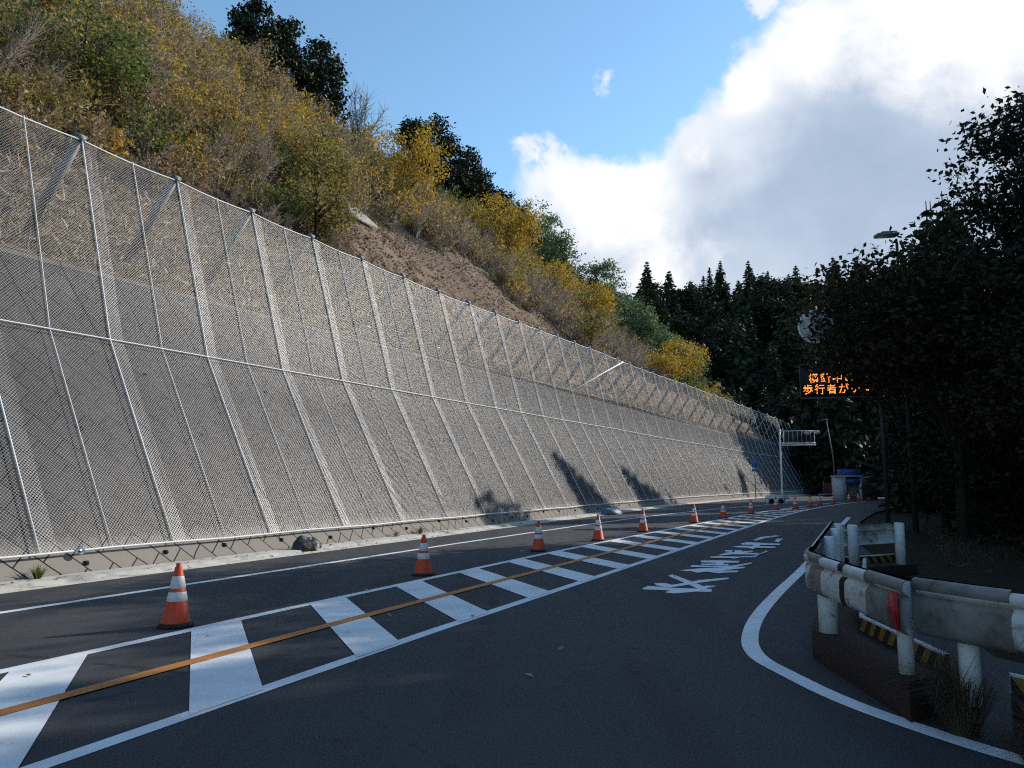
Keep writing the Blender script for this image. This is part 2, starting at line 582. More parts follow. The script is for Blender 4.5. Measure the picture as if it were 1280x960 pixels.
M['leaf_olive'] = leaf_mat('olive_leaves', [(0.25, 0.21, 0.045), (0.44, 0.36, 0.09), (0.10, 0.09, 0.025), (0.46, 0.34, 0.07), (0.065, 0.06, 0.018)])
M['leaf_green'] = leaf_mat('green_leaves', [(0.08, 0.125, 0.022), (0.20, 0.26, 0.06), (0.04, 0.065, 0.016), (0.28, 0.31, 0.09), (0.03, 0.05, 0.014)])
M['leaf_bamboo'] = leaf_mat('bamboo_leaves', [(0.10, 0.16, 0.065), (0.18, 0.24, 0.11), (0.06, 0.10, 0.045), (0.22, 0.27, 0.13)])
M['leaf_brown'] = leaf_mat('brown_leaves', [(0.42, 0.29, 0.15), (0.18, 0.12, 0.065), (0.60, 0.44, 0.22), (0.085, 0.06, 0.037), (0.46, 0.34, 0.12), (0.13, 0.095, 0.05)])
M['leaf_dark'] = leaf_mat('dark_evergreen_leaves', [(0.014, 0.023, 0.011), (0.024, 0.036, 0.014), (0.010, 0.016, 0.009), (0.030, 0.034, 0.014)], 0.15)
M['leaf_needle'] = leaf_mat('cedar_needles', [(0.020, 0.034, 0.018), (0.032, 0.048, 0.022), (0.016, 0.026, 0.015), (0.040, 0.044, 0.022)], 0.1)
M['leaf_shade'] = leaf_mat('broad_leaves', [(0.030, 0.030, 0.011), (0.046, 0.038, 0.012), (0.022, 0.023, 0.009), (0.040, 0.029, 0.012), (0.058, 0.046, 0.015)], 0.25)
M['leaf_pale'] = leaf_mat('pale_leaves', [(0.14, 0.12, 0.06), (0.18, 0.15, 0.08), (0.10, 0.10, 0.05)], 0.25)
M['straw'] = leaf_mat('dry_grass', [(0.36, 0.28, 0.17), (0.27, 0.20, 0.12), (0.42, 0.34, 0.22), (0.20, 0.15, 0.10)], 0.2)
M['straw_dark'] = leaf_mat('old_dry_grass', [(0.10, 0.065, 0.045), (0.14, 0.09, 0.06), (0.07, 0.05, 0.035), (0.09, 0.085, 0.04)], 0.2)
M['litter'] = leaf_mat('slope_litter', [(0.34, 0.24, 0.18), (0.12, 0.08, 0.06), (0.58, 0.46, 0.36), (0.07, 0.05, 0.04), (0.34, 0.29, 0.15), (0.16, 0.17, 0.065), (0.46, 0.35, 0.27)], 0.1)
M['grass_green'] = leaf_mat('green_grass', [(0.10, 0.16, 0.03), (0.16, 0.20, 0.05), (0.24, 0.22, 0.07)], 0.3)

# ------------------------------------------------------------------ the line of the wall: (s, d, z) -> world
_ss = np.arange(-70, 190.01, 0.25)


def heading(s):
    return np.interp(s, [-60, 0, 30, 45, 60, 75, 90, 110, 150], [22, 25, 25, 27, 31.5, 35.5, 38, 41, 46])


_a = np.radians(heading((_ss[1:] + _ss[:-1]) / 2))
_X = np.concatenate([[0], np.cumsum(0.25 * np.sin(_a))])
_Y = np.concatenate([[0], np.cumsum(0.25 * np.cos(_a))])
_i0 = int(np.argmin(abs(_ss)))
_X += -7.94 - _X[_i0]
_Y += 12.21 - _Y[_i0]


def W(s, d, z):
    """s metres along the foot of the wall, d metres behind it (negative: on the road), z up"""
    s, d, z = np.broadcast_arrays(np.asarray(s, float), np.asarray(d, float), np.asarray(z, float))
    a = np.radians(heading(s))
    return np.stack([np.interp(s, _ss, _X) - d * np.cos(a), np.interp(s, _ss, _Y) + d * np.sin(a), z], -1)


def rot_at(s):
    return -R(float(heading(s)))


def wall_h(s):
    return np.interp(s, [-60, 0, 15, 30, 45, 60, 80, 90, 120], [6.3, 6.3, 6.5, 6.75, 6.95, 6.55, 5.9, 5.6, 5.0])


def face(z):
    """how far the leaning face stands back at height z"""
    return 0.04 + 0.53 * z


def vnoise(x, y, seed=0):
    """smooth value noise, numpy"""
    xi, yi = np.floor(x).astype(int), np.floor(y).astype(int)
    fx, fy = x - xi, y - yi
    fx, fy = fx * fx * (3 - 2 * fx), fy * fy * (3 - 2 * fy)

    def h(a, b):
        n = (a * 374761393 + b * 668265263 + seed * 974711) & 0x7fffffff
        n = ((n ^ (n >> 13)) * 1274126177) & 0x7fffffff
        return ((n ^ (n >> 16)) & 0xffff) / 65535.0
    return (h(xi, yi) * (1 - fx) + h(xi + 1, yi) * fx) * (1 - fy) + (h(xi, yi + 1) * (1 - fx) + h(xi + 1, yi + 1) * fx) * fy


def hill_z(s, d):
    s, d = np.broadcast_arrays(np.asarray(s, float), np.asarray(d, float))
    k = np.interp(s, [-70, 60, 76, 88, 100, 115], [1, 0.95, 0.84, 0.66, 0.34, 0.0])
    prof = np.interp(d, [3.2, 5.8, 8, 24, 29, 36, 60, 120], [0, 1.1, 3.2, 20.6, 25.5, 28.0, 27.0, 14])
    z = wall_h(s) - 0.05 + prof * k
    amp = np.clip((d - 4.5) / 4, 0, 1)
    z = z + amp * (vnoise(s / 7, d / 5, 1) - 0.5) * 1.8 + np.clip((d - 3.4) / 2, 0, 1) * (vnoise(s / 1.6, d / 1.3, 2) - 0.5) * 0.5
    low = np.clip((s - 94) / 30, 0, 1)
    return z * (1 - low) - 0.4 * low


def brush_foot(s):
    """where the brush begins above the dead grass behind the net"""
    return 10.2 + 0.7 * np.sin(s * 0.8) + 0.4 * np.sin(s * 2.1)


def bare_earth(s, d):
    """the scree of bare brown soil above the net"""
    return (s > 23) & (s < 53) & (d < np.interp(s, [23, 27, 32, 42, 53], [14.6, 16.6, 17.6, 16.0, 11.5]) + 0.8 * np.sin(s * 0.9))


# ------------------------------------------------------------------ setting: ground, road, gutter, hills
g = Geo()
g.add([(-1800, -1800, -0.06), (1800, -1800, -0.06), (1800, 1800, -0.06), (-1800, 1800, -0.06)], [(0, 1, 2, 3)])
tag(g.build('ground', M['ground']), kind='structure')

ROAD_R = ([-70, -4, -2, 1, 8, 15, 26, 36, 48, 60, 75, 100, 150], [-26, -26, -16, -13.3, -12.6, -11.9, -11.8, -12.3, -13.5, -15, -16, -16, -16])
sg = np.arange(-60, 150.1, 1.0)
rows = []
for tt in np.linspace(0, 1, 9):
    rows.append(W(sg, -0.72 + tt * (np.interp(sg, *ROAD_R) + 0.72), 0.0))
g = Geo()
g.grid(np.stack(rows, 1))
tag(g.build('road', M['asphalt']), kind='structure')

g = Geo()       # concrete gutter with a low lip towards the wall
prof = [(-0.72, -0.03), (-0.72, 0.006), (-0.40, 0.012), (-0.385, 0.05), (-0.30, 0.06), (0.03, 0.075)]
sg2 = np.arange(-40, 110, 1.0)
g.grid(np.stack([W(sg2, d, z) for d, z in prof], 1))
tag(g.build('gutter_kerb', M['concrete']), kind='structure')

hs = np.concatenate([np.arange(-60, 120, 1.0), np.arange(120, 165, 3.0)])
hd = np.concatenate([np.arange(3.45, 12, 0.45), np.arange(12, 40, 1.3), np.arange(40, 130, 8)])
SS, DD = np.meshgrid(hs, hd, indexing='ij')
g = Geo()
g.grid(W(SS, DD, hill_z(SS, DD)))
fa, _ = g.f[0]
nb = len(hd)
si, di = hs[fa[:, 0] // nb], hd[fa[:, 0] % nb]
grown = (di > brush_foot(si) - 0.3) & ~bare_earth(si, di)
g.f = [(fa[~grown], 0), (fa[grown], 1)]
tag(g.build('hillside', [M['soil'], M['shaded_leaf_mould']], smooth=True), kind='structure')


def far_z(x, y):
    """the forested hill that closes the valley"""
    t = np.clip((y + 0.25 * (x - 40) - 92) / 75, 0, 1)
    r = np.clip((x + 40) / 60, 0, 1) * np.clip((260 - x) / 60, 0, 1)
    return (t * t * (3 - 2 * t)) * 33 * (0.25 + 0.75 * r) + 3 * (vnoise(x / 18, y / 18, 5) - 0.5) * t - 0.3


gx, gy = np.meshgrid(np.arange(-60, 320, 6.0), np.arange(88, 300, 6.0), indexing='ij')
g = Geo()
g.grid(np.stack([gx, gy, far_z(gx, gy)], -1))
tag(g.build('far_hill', M['ground'], smooth=True), kind='structure')


def right_z(x, y):
    """bank to the right of the road, rising away from it"""
    th = R(26)
    e = x * math.cos(th) - y * math.sin(th) + 0.4       # metres right of the road edge
    z = np.where(e < 5, -0.35 * np.clip((e - 0.6) / 2.5, 0, 1), -0.35 + 0.55 * (e - 5))
    z = np.minimum(z, 14 + 0.12 * e)
    return z + (vnoise(x / 3, y / 3, 9) - 0.5) * 0.5 * np.clip((e - 2) / 3, 0, 1) - 0.02


a_, e_ = np.meshgrid(np.arange(-30, 110, 1.5), np.concatenate([np.arange(1.2, 10, 0.8), np.arange(10, 70, 4.0)]), indexing='ij')
th = R(26)
rx = a_ * math.sin(th) + e_ * math.cos(th) - 0.4 * math.cos(th)
ry = a_ * math.cos(th) - e_ * math.sin(th) + 0.4 * math.sin(th)
g = Geo()
keep = right_z(rx, ry)
g.grid(np.stack([rx, ry, keep], -1), flip=True)
tag(g.build('right_bank_terrain', M['ground'], smooth=True), kind='structure')


# ---- painted markings
def ribbon(name, sfun, s0, s1, width, z, m, step=0.5):
    s = np.arange(s0, s1 + 0.01, step)
    d = sfun(s)
    g = Geo()
    g.grid(np.stack([W(s, d + width / 2, z), W(s, d - width / 2, z)], 1))
    o = g.build(name, m)
    return tag(o, kind='structure')


f_edge = lambda s: np.interp(s, [-40, 10, 20, 27, 36, 47, 60, 75, 110], [-2.3, -2.4, -2.6, -2.95, -3.85, -5.5, -7.4, -8.5, -9])
f_hl = lambda s: np.interp(s, [-40, 0, 8, 15, 22, 29, 36, 45, 55, 65], [-5.38, -5.42, -5.55, -5.85, -6.25, -6.65, -7.15, -8.0, -9.1, -10.2])
f_or = lambda s: np.interp(s, [-40, 0, 8, 16, 26, 36, 46], [-6.62, -6.65, -6.78, -6.95, -7.3, -8.0, -8.8])
f_hr = lambda s: np.interp(s, [-40, 0, 5, 16, 26, 36, 46, 55, 65], [-7.86, -7.88, -7.98, -8.16, -8.34, -8.75, -9.3, -10.0, -10.9])
ribbon('edge_line', f_edge, -40, 100, 0.15, 0.004, M['white_paint'])
ribbon('hatch_line', f_hl, -40, 60, 0.15, 0.004, M['white_paint'])
ribbon('hatch_line', f_hr, -40, 60, 0.15, 0.004, M['white_paint'])
ribbon('centre_line', f_or, -40, 44, 0.16, 0.012, M['orange_paint'])
g = Geo()
s0 = -0.95
k = -12
while True:
    sc = s0 + 1.98 * k
    if sc > 42:
        break
    wd = 0.37
    L = [sc - wd, sc + wd]
    sk = 2.25 * np.clip(1 - (sc - 10) / 60, 0.6, 1)
    g.add([W(L[0], f_hl(L[0]) - 0.07, 0.008), W(L[1], f_hl(L[1]) - 0.07, 0.008),
           W(L[1] - sk, f_hr(L[1] - sk) - 0.02, 0.008), W(L[0] - sk, f_hr(L[0] - sk) - 0.02, 0.008)], [(0, 1, 2, 3)])
    k += 1
tag(g.build('hatch_bars', M['white_paint']), kind='structure')

# the curved edge line in front of the guardrail
pts = [(30, -11.3), (22, -11.2), (14, -11.15), (7.25, -11.08), (4.75, -11.0), (2.31, -10.98), (0.8, -11.09), (0.01, -11.28), (-0.46, -11.57), (-1.19, -12.04), (-1.75, -12.6), (-2.15, -13.1), (-2.6, -13.9), (-2.95, -14.8), (-3.3, -16.5)]
P = np.array([W(s, d, 0)[:2] for s, d in pts])


def smooth_path(P, n=2):
    for _ in range(n):
        q = [P[0]]
        for i in range(len(P) - 1):
            q += [P[i] * 0.75 + P[i + 1] * 0.25, P[i] * 0.25 + P[i + 1] * 0.75]
        q.append(P[-1])
        P = np.array(q)
    return P


def ribbon_xy(name, P, width, z, m):
    T = np.gradient(P, axis=0)
    T /= np.linalg.norm(T, axis=1)[:, None]
    N = np.stack([-T[:, 1], T[:, 0]], 1) * width / 2
    A = np.stack([np.c_[P + N, np.full(len(P), z)], np.c_[P - N, np.full(len(P), z)]], 1)
    g = Geo()
    g.grid(A, flip=True)
    return tag(g.build(name, m), kind='structure')


ribbon_xy('edge_line', smooth_path(P), 0.17, 0.004, M['white_paint'])

# worn lettering on the right lane (read by oncoming drivers)
LET = [[(1.99,12.05),(2.13,12.33),(2.52,12.1),(3.04,11.99),(2.96,11.7),(2.71,11.7),(2.36,11.53),(2.26,11.63),(2.37,11.85),(1.99,11.95)],[(2.7,13.6),(2.83,13.84),(2.93,12.89),(3.01,12.15),(2.85,11.83),(2.79,12.63)],[(2.28,12.63),(2.46,12.67),(2.55,12.38),(2.36,12.19),(2.28,12.38)],[(2.42,12.35),(2.81,12.7),(3.11,13.04),(3.67,13.34),(3.63,13.17),(3.07,12.73),(2.67,12.35),(2.41,12.12)],[(2.72,11.75),(3.04,12.35),(3.21,12.32),(3.0,12.07),(2.78,11.7)],[(3.87,16.1),(4.25,16.17),(4.65,16.02),(4.53,15.71),(4.13,15.69),(3.81,15.76)],[(3.73,15.5),(4.01,15.53),(4.27,15.41),(4.18,15.19),(3.69,15.24)],[(4.11,15.95),(4.28,15.95),(4.13,15.21),(3.98,15.15)],[(3.5,15.26),(3.83,15.04),(4.25,15.15),(4.82,15.74),(4.72,15.48),(4.16,14.83),(3.39,14.94)],[(3.08,14.39),(3.56,14.71),(4.43,14.96),(4.37,14.73),(3.79,14.33),(3.15,14.23)],[(3.25,14.2),(3.61,14.55),(3.88,14.33),(4.14,14.33),(4.03,14.06),(3.79,14.01),(3.67,13.9),(3.51,14.16),(3.3,14.01)],[(5.04,18.46),(5.19,18.4),(5.05,17.99),(4.93,18.11)],[(5.25,18.46),(5.4,18.36),(5.22,17.87),(5.12,17.96)],[(4.52,17.2),(4.9,17.84),(5.64,18.3),(5.5,17.93),(4.99,17.48),(4.57,17.14)],[(4.24,16.81),(4.48,17.0),(4.87,16.87),(4.75,16.55),(4.22,16.63)],[(4.61,16.52),(4.94,16.92),(5.28,17.03),(5.96,18.3),(5.88,18.02),(5.5,17.39),(5.19,16.73),(4.88,16.71),(4.67,16.45)],[(4.93,17.66),(5.59,17.69),(5.41,17.31),(4.88,17.37)],[(6.59,21.39),(7.21,22.64),(7.83,23.19),(7.92,22.99),(7.18,22.16),(6.66,21.26)],[(7.07,21.05),(7.44,21.93),(7.62,21.93),(7.04,20.68)],[(5.92,20.24),(6.21,20.68),(6.94,20.2),(6.77,19.78),(6.21,19.82),(5.86,19.93)],[(5.45,19.38),(5.76,19.6),(6.51,19.31),(6.34,18.89),(5.9,19.03),(5.51,19.06)],[(5.7,18.93),(6.44,20.43),(6.44,20.08),(5.75,18.66)]]
g = Geo()
for i, q in enumerate(LET):
    # drawn from above the polygons run clockwise: turn them to face up
    area = sum(q[j][0] * q[(j + 1) % len(q)][1] - q[(j + 1) % len(q)][0] * q[j][1] for j in range(len(q)))
    if area < 0:
        q = q[::-1]
    g.add([(x, y, 0.004 + 0.0007 * i) for x, y in q], [tuple(range(len(q)))])
tag(g.build('road_lettering', M['white_paint']), kind='structure')

# ------------------------------------------------------------------ retaining wall
wall = thing('retaining_wall', 'long leaning masonry retaining wall of diagonal grey blocks under the hillside', 'wall', tuple(W(0, 0, 0)))
w0 = Vector(wall.location)


def rel(P, o):
    return np.asarray(P) - np.array(o)


sw = np.arange(-45, 90.01, 1.0)
Hc = wall_h(sw)
cols_ = []
uvs = []
for t_ in np.linspace(0, 1, 10):
    z = -0.1 + t_ * (Hc + 0.1)
    cols_.append(W(sw, face(z), z))
    uvs.append(np.stack([sw, z * 1.132], -1))
g = Geo()
g.grid(rel(np.stack(cols_, 1), w0), uv=np.stack(uvs, 1), flip=True)
# end of the wall
se = 90.0
he = float(wall_h(se))
g.add(rel(np.array([W(se, face(-0.1), -0.1), W(se, face(he), he), W(se, face(he) + 3, he), W(se, face(he) + 3, -0.1)]), w0), [(0, 3, 2, 1)],
      uv=[(90, 0), (90, 6), (93, 6), (93, 0)])
g.build('block_face', M['masonry'], wall)
g = Geo()
cp = [(-0.012, -0.10), (-0.012, 0.02), (0.18, 0.02), (0.18, -0.2)]
g.grid(rel(np.stack([W(sw, face(Hc) + d + (0.53 * z if z < 0 else 0), Hc + z) for d, z in cp], 1), w0), flip=True)
g.build('coping', M['old_concrete'], wall)
sw_list = []
for row, (zz, st, off) in enumerate([(0.28, 1.75, 0.2), (1.35, 2.7, 1.3), (2.6, 2.7, 0.2), (3.9, 3.6, 1.0)]):
    s = -0.5 + off
    while s < (40 if row == 0 else 26):
        sw_list.append((s + random.uniform(-.25, .25), zz + random.uniform(-.08, .08)))
        s += st
proto = None
for s, z in sw_list:
    if proto is None:
        g = Geo()
        n = 12
        g.tube([(0, -0.012, 0), (0, 0.05, 0)], 0.042, 12)
        g.lathe([(0.05, 0), (0.05, 0.001)], n=4)
        g = Geo()
        g.tube([(0, -0.02, 0), (0, 0.05, 0)], 0.045, 12)
        proto = g.build('weep_hole', M['dark'], wall)
        o = proto
    else:
        o = proto.copy()
        col.objects.link(o)
        o.parent = wall
    p = W(s, face(z), z)
    o.location = Vector(p) - w0
    o.rotation_euler = (0, 0, rot_at(s))

# ------------------------------------------------------------------ rockfall net
net = thing('rockfall_net', 'galvanised chain-link rockfall net hung on steel posts over the grey masonry wall', 'net', tuple(W(0, 0, 0)))
top_z = lambda s: np.interp(s, [-40, 0, 20, 30, 40, 60, 70, 80, 92], [9.4, 9.42, 9.47, 9.8, 10.1, 10.15, 9.85, 9.35, 8.6])
mid_z = lambda s: np.interp(s, [-40, 0, 20, 40, 60, 72, 92], [4.6, 4.63, 4.76, 4.9, 4.75, 4.45, 4.0])


def net_pt(s, t, off=0.0):
    """t 0 at the bottom rope, 1 at the middle rope, 2 at the top rope"""
    s = np.asarray(s, float)
    zb, zm, zt = 0.44 + 0 * s, mid_z(s), top_z(s)
    z = np.where(t <= 1, zb + (zm - zb) * t, zm + (zt - zm) * (t - 1))
    d = np.where(t <= 1, 0.19 + (face(zm) - 0.10 - 0.19) * t, face(zm) - 0.10 + (3.80 - face(zm) + 0.10) * (t - 1))
    return W(s, d - off, z)


n_s = np.arange(-24.95, 91.9, 1.35 / 2)
g = Geo()
ts = [0, 0.25, 0.5, 0.75, 1, 1.25, 1.5, 1.75, 2]
PP = np.stack([net_pt(n_s, t) for t in ts], 1)
vv = np.concatenate([[0], np.cumsum(np.linalg.norm(np.diff(PP[40], axis=0), axis=1))])
belly = np.where((np.arange(len(n_s)) % 2 == 1)[:, None] & (np.array(ts) % 1 != 0)[None, :], 0.05, 0.0)
UV = np.stack(np.broadcast_arrays(n_s[:, None], vv[None, :]), -1)
off = np.stack([W(n_s, -1, 0) - W(n_s, 0, 0)] * len(ts), 1) * belly[..., None]
g.grid(rel(PP - off * 0.6, w0), uv=UV, flip=True)
g.build('chain_link_mesh', M['net'], net, smooth=True)
POST_S = [3.4 + 2.7 * k for k in range(-10, 33)]
g = Geo()
for s in POST_S:                 # where two widths of mesh overlap along the main ropes
    for a, b, o_ in ((-0.02, 0.34, 0.012),):
        q = np.stack([np.stack([net_pt(np.array([s + a])[0], t, o_), net_pt(np.array([s + b])[0], t, o_)], 0) for t in ts], 0)
        uv = np.stack([np.stack([(s + a + 0.021, v), (s + b + 0.021, v)], 0) for v in vv], 0)
        g.grid(rel(q, w0), uv=uv)
g.build('overlap_strips', M['net'], net)


def rope(name, pts, r, n=5):
    g = Geo()
    g.tube(rel(pts, w0), r, n)
    return g.build(name, M['galv'], net, smooth=True)


for i, s in enumerate(POST_S):
    P_ = np.stack([net_pt(s, t, 0.03) for t in (0, 0.5, 1, 1.5, 2)])
    rope('main_rope', P_, 0.016)
    if s + 1.35 < 91:
        rope('thin_rope', np.stack([net_pt(s + 1.35, t, 0.03) for t in (0, 0.5, 1, 1.5, 2)]), 0.0105)
sr = np.arange(-23.6, 91.2, 1.35)
rope('bottom_rope', np.stack([net_pt(s, 0, 0.035) + np.array([0, 0, 0.012 * math.sin(i * 1.7)]) for i, s in enumerate(sr)]), 0.020)
rope('middle_rope', net_pt(sr, 1, 0.045), 0.017)
sr2 = np.arange(-23.6, 91.2, 0.675)
rope('top_rope', np.stack([net_pt(s, 2, 0.02) - np.array([0, 0, 0.05 * abs(math.sin((s - 3.4) / 2.7 * math.pi))]) for s in sr2]), 0.022)
rope('brace_rope', np.stack([W(34.4, 3.35, 6.85), W(39.5, 3.45, 8.45), W(44.6, 3.6, 10.0)]), 0.045)
for s in POST_S:
    base = W(s - 0.05, 5.55, hill_z(s, 5.55) + 0.02)
    top = W(s, 3.86, top_z(s) + 0.05)
    g = Geo()
    bv, tv = Vector(rel(base, w0)), Vector(rel(top, w0))
    ax = (tv - bv).normalized()
    sx = ax.cross(Vector((0, 0, 1))).normalized()
    g.tube([bv, tv], 0.105, 12)
    po = g.build('post', M['galv_dark'], net)
    g = Geo()
    g.box(bv, (0.42, 0.34, 0.06), rot_at(s))
    g.box(bv + Vector((0, 0, 0.05)), (0.20, 0.20, 0.08), rot_at(s))
    g.build('base_plate', M['galv'], po)
    g = Geo()
    g.tube([tv - ax * 0.06, tv + ax * 0.10], [0.15, 0.12], 8)
    g.tube([tv + ax * 0.08 - sx * 0.14, tv + ax * 0.08 + sx * 0.14], 0.045, 6)
    g.build('post_head', M['galv_dark'], po)

# polished plate added at the bottom rope, tilted to mirror the sun as a glint
p_ = Vector(net_pt(1.40, 0, 0.075))
nrm = ((Vector((0, 0, CAM_H)) - p_).normalized() + S).normalized()
a_x = nrm.cross(Vector((0, 0, 1))).normalized()
a_y = nrm.cross(a_x)
g = Geo()
ring_ = [p_ - w0 + (a_x * math.cos(k) + a_y * math.sin(k)) * 0.075 + nrm * h for h in (0.0, 0.012) for k in [2 * math.pi * i / 12 for i in range(12)]]
g.add([tuple(v) for v in ring_], [tuple(range(12, 24)), tuple(range(11, -1, -1))] + [(i, (i + 1) % 12, (i + 1) % 12 + 12, i + 12) for i in range(12)])
g.build('glint_plate', mat('polished_steel', (0.85, 0.85, 0.85), (0.8, 0.8, 0.8), 4.0, 0.22, 1.0), net)

# ------------------------------------------------------------------ vegetation builders


def unit(v):
    return v / np.maximum(np.linalg.norm(v, axis=-1, keepdims=True), 1e-9)


def leaves(g, C, size, mi=0, up=0.35, rg=rng, aspect=0.55, D=None):
    """one small folded quad per leaf"""
    n = len(C)
    size = np.broadcast_to(size, (n,))
    size = size * rg.uniform(0.65, 1.35, n)
    N = unit(rg.normal(size=(n, 3)) + np.array([0, 0, up * 2]))
    T = rg.normal(size=(n, 3)) if D is None else D + rg.normal(size=(n, 3)) * 0.25
    T = unit(T - N * np.sum(T * N, 1)[:, None])
    B = np.cross(N, T)
    h = size[:, None]
    V = np.stack([C - T * h * 0.5, C + B * h * 0.5 * aspect + N * h * 0.06, C + T * h * 0.5, C - B * h * 0.5 * aspect + N * h * 0.06], 1)
    F = np.arange(n * 4).reshape(n, 4)
    g.add(V.reshape(-1, 3), F, mi)


def twigs(g, P0, P1, r, mi=0):
    """thin three-sided spikes"""
    n = len(P0)
    r = np.broadcast_to(r, (n,))[:, None]
    T = unit(P1 - P0)
    A = unit(np.cross(T, np.array([0.31, 0.2, 0.93])))
    B = np.cross(T, A)
    V = np.stack([P0 + A * r, P0 - A * r * 0.5 + B * r * 0.87, P0 - A * r * 0.5 - B * r * 0.87, P1], 1)
    k = np.arange(n)[:, None] * 4
    F = np.concatenate([k + np.array([[0, 1, 3]]), k + np.array([[1, 2, 3]]), k + np.array([[2, 0, 3]])])
    g.add(V.reshape(-1, 3), F, mi)


def shrub_arrays(rg, h, r, nst, ntw, nlf, lsize, wood_r=0.018):
    """returns (twig p0, p1, radius), (leaf centres, sizes)"""
    a = rg.uniform(0, 2 * np.pi, nst)
    q = rg.uniform(0.15, 1, nst) ** 0.6
    tip = np.stack([np.cos(a) * q * r, np.sin(a) * q * r, h * (1.05 - 0.55 * q ** 2) * rg.uniform(0.75, 1.05, nst)], 1)
    base = rg.normal(size=(nst, 3)) * np.array([0.08, 0.08, 0]) * r
    i = rg.integers(0, nst, ntw)
    t = rg.uniform(0.25, 0.98, ntw)[:, None]
    bend = np.array([0, 0, 1.0]) * (t * (1 - t)) * h * 0.25
    st = base[i] + (tip[i] - base[i]) * t + bend
    dr = unit(rg.normal(size=(ntw, 3)) * 0.8 + unit(tip[i] - base[i]) + np.array([0, 0, 0.25]))
    en = st + dr * (rg.uniform(0.12, 0.34, ntw)[:, None]) * h
    mid = base + (tip - base) * 0.5 + np.array([0, 0, 0.25 * 0.25 * h])
    P0 = np.concatenate([base, mid, st])
    P1 = np.concatenate([mid + (mid - base) * 0.2, tip, en])
    rr = np.concatenate([np.full(nst, wood_r * 1.6), np.full(nst, wood_r), np.full(ntw, wood_r * 0.55)])
    j = rg.integers(0, ntw, nlf)
    C = st[j] + (en[j] - st[j]) * rg.uniform(0.3, 1.1, nlf)[:, None] + rg.normal(size=(nlf, 3)) * 0.05 * h
    return (P0, P1, rr), (C, np.full(nlf, lsize))


# ------------------------------------------------------------------ brush on the left slope (a thicket nobody could count)
def zone(s, d):
    """kind of brush at a spot of the slope: weights for bare, brown, olive, green, yellow"""
    if d < brush_foot(s) or bare_earth(s, d):
        return None
    if s < 24:
        if 7 < s < 12.5 and 12 < d < 17:
            return (0.15, 0.2, 0.15, 0.45, 0.05)
        return (0.27, 0.34, 0.23, 0.07, 0.09)
    if s < 42:
        return (0.26, 0.27, 0.27, 0.06, 0.14)
    if s < 76:
        return (0.80, 0.12, 0.05, 0.0, 0.03) if d < 17.5 else (0.27, 0.17, 0.24, 0.12, 0.20)
    return (0.2, 0.10, 0.22, 0.32, 0.16)


KINDS = ['bare', 'brown', 'olive', 'green', 'yellow']
brush = {k: Geo() for k in KINDS}
cnt = 0
rg = np.random.default_rng(11)
tries = 0
placed = []
while cnt < 1350 and tries < 14000:
    tries += 1
    s = rg.uniform(-14, 96)
    d = 9.2 + 22.5 * rg.uniform(0, 1) ** 1.1
    w = zone(s, d)
    if w is None:
        continue
    if any((s - a) ** 2 + (d - b) ** 2 < 1.1 ** 2 for a, b in placed[-500:]):
        continue
    placed.append((s, d))
    kd = KINDS[rg.choice(5, p=np.array(w) / sum(w))]
    far = s > 35
    h = rg.uniform(1.6, 3.4) * (0.7 if d < 12 else 1.0)
    r = h * rg.uniform(0.5, 0.8)
    nl = {'bare': 70, 'brown': 540, 'olive': 800, 'green': 800, 'yellow': 640}[kd]
    nt = {'bare': 400, 'brown': 200, 'olive': 120, 'green': 90, 'yellow': 120}[kd]
    if far:
        nl, nt = int(nl * 0.55), int(nt * 0.6)
    ls = (0.15 if not far else 0.22) * {'bare': 0.8, 'yellow': 1.2}.get(kd, 1.0)
    (p0, p1, rr), (C, sz) = shrub_arrays(rg, h, r, 10, nt, nl, ls, 0.014 if not far else 0.022)
    o = W(s, d, hill_z(s, d) - 0.1)
    twigs(brush[kd], p0 + o, p1 + o, rr, 0)
    leaves(brush[kd], C + o, sz, 1, rg=rg)
    cnt += 1
print('brush', cnt, tries)
for kd, nm, tw, lf, lb in (('bare', 'bare_brush', 'twig_grey', 'leaf_brown', 'bare grey-purple twiggy brush covering the left slope'),
                           ('brown', 'brown_brush', 'twig', 'leaf_brown', 'brown withered brush spread over the left slope'),
                           ('olive', 'olive_brush', 'twig', 'leaf_olive', 'olive green leafy brush spread over the left slope'),
                           ('green', 'green_brush', 'bark', 'leaf_green', 'dark green evergreen brush patches on the left slope'),
                           ('yellow', 'yellow_brush', 'twig', 'leaf_yellow', 'yellow autumn leaved brush spread over the left slope')):
    tag(brush[kd].build(nm, [M[tw], M[lf]]), lb, 'brush', kind='stuff')

# dry stalks and litter on the strip of slope behind the net and on the bare soil
n = 95000
s = rg.uniform(-6, 88, n)
s = np.where(rg.uniform(size=n) < 0.55, rg.uniform(-4, 28, n), s)
d = 3.5 + rg.uniform(0, 1, n) ** 0.9 * 7.4
g = Geo()
P0 = W(s, d, hill_z(s, d) + 0.01)
dr = unit(rg.normal(size=(n, 3)) + np.array([0, 0, 0.35]))
ln = rg.uniform(0.12, 0.5, n)
leaves(g, P0 + dr * ln[:, None] * 0.3 + np.array([0, 0, 0.03]), ln, 0, up=0.1, rg=rg, aspect=0.10, D=dr)
n = 14000
s = rg.uniform(-4, 80, n)
d = 3.5 + rg.uniform(0, 1, n) * 7.4
leaves(g, W(s, d, hill_z(s, d) + 0.06), rg.uniform(0.06, 0.16, n), 0, up=0.5, rg=rg)
tag(g.build('slope_litter', M['litter']), 'dry stalks and fallen leaves on the slope behind the net', 'litter', kind='stuff')

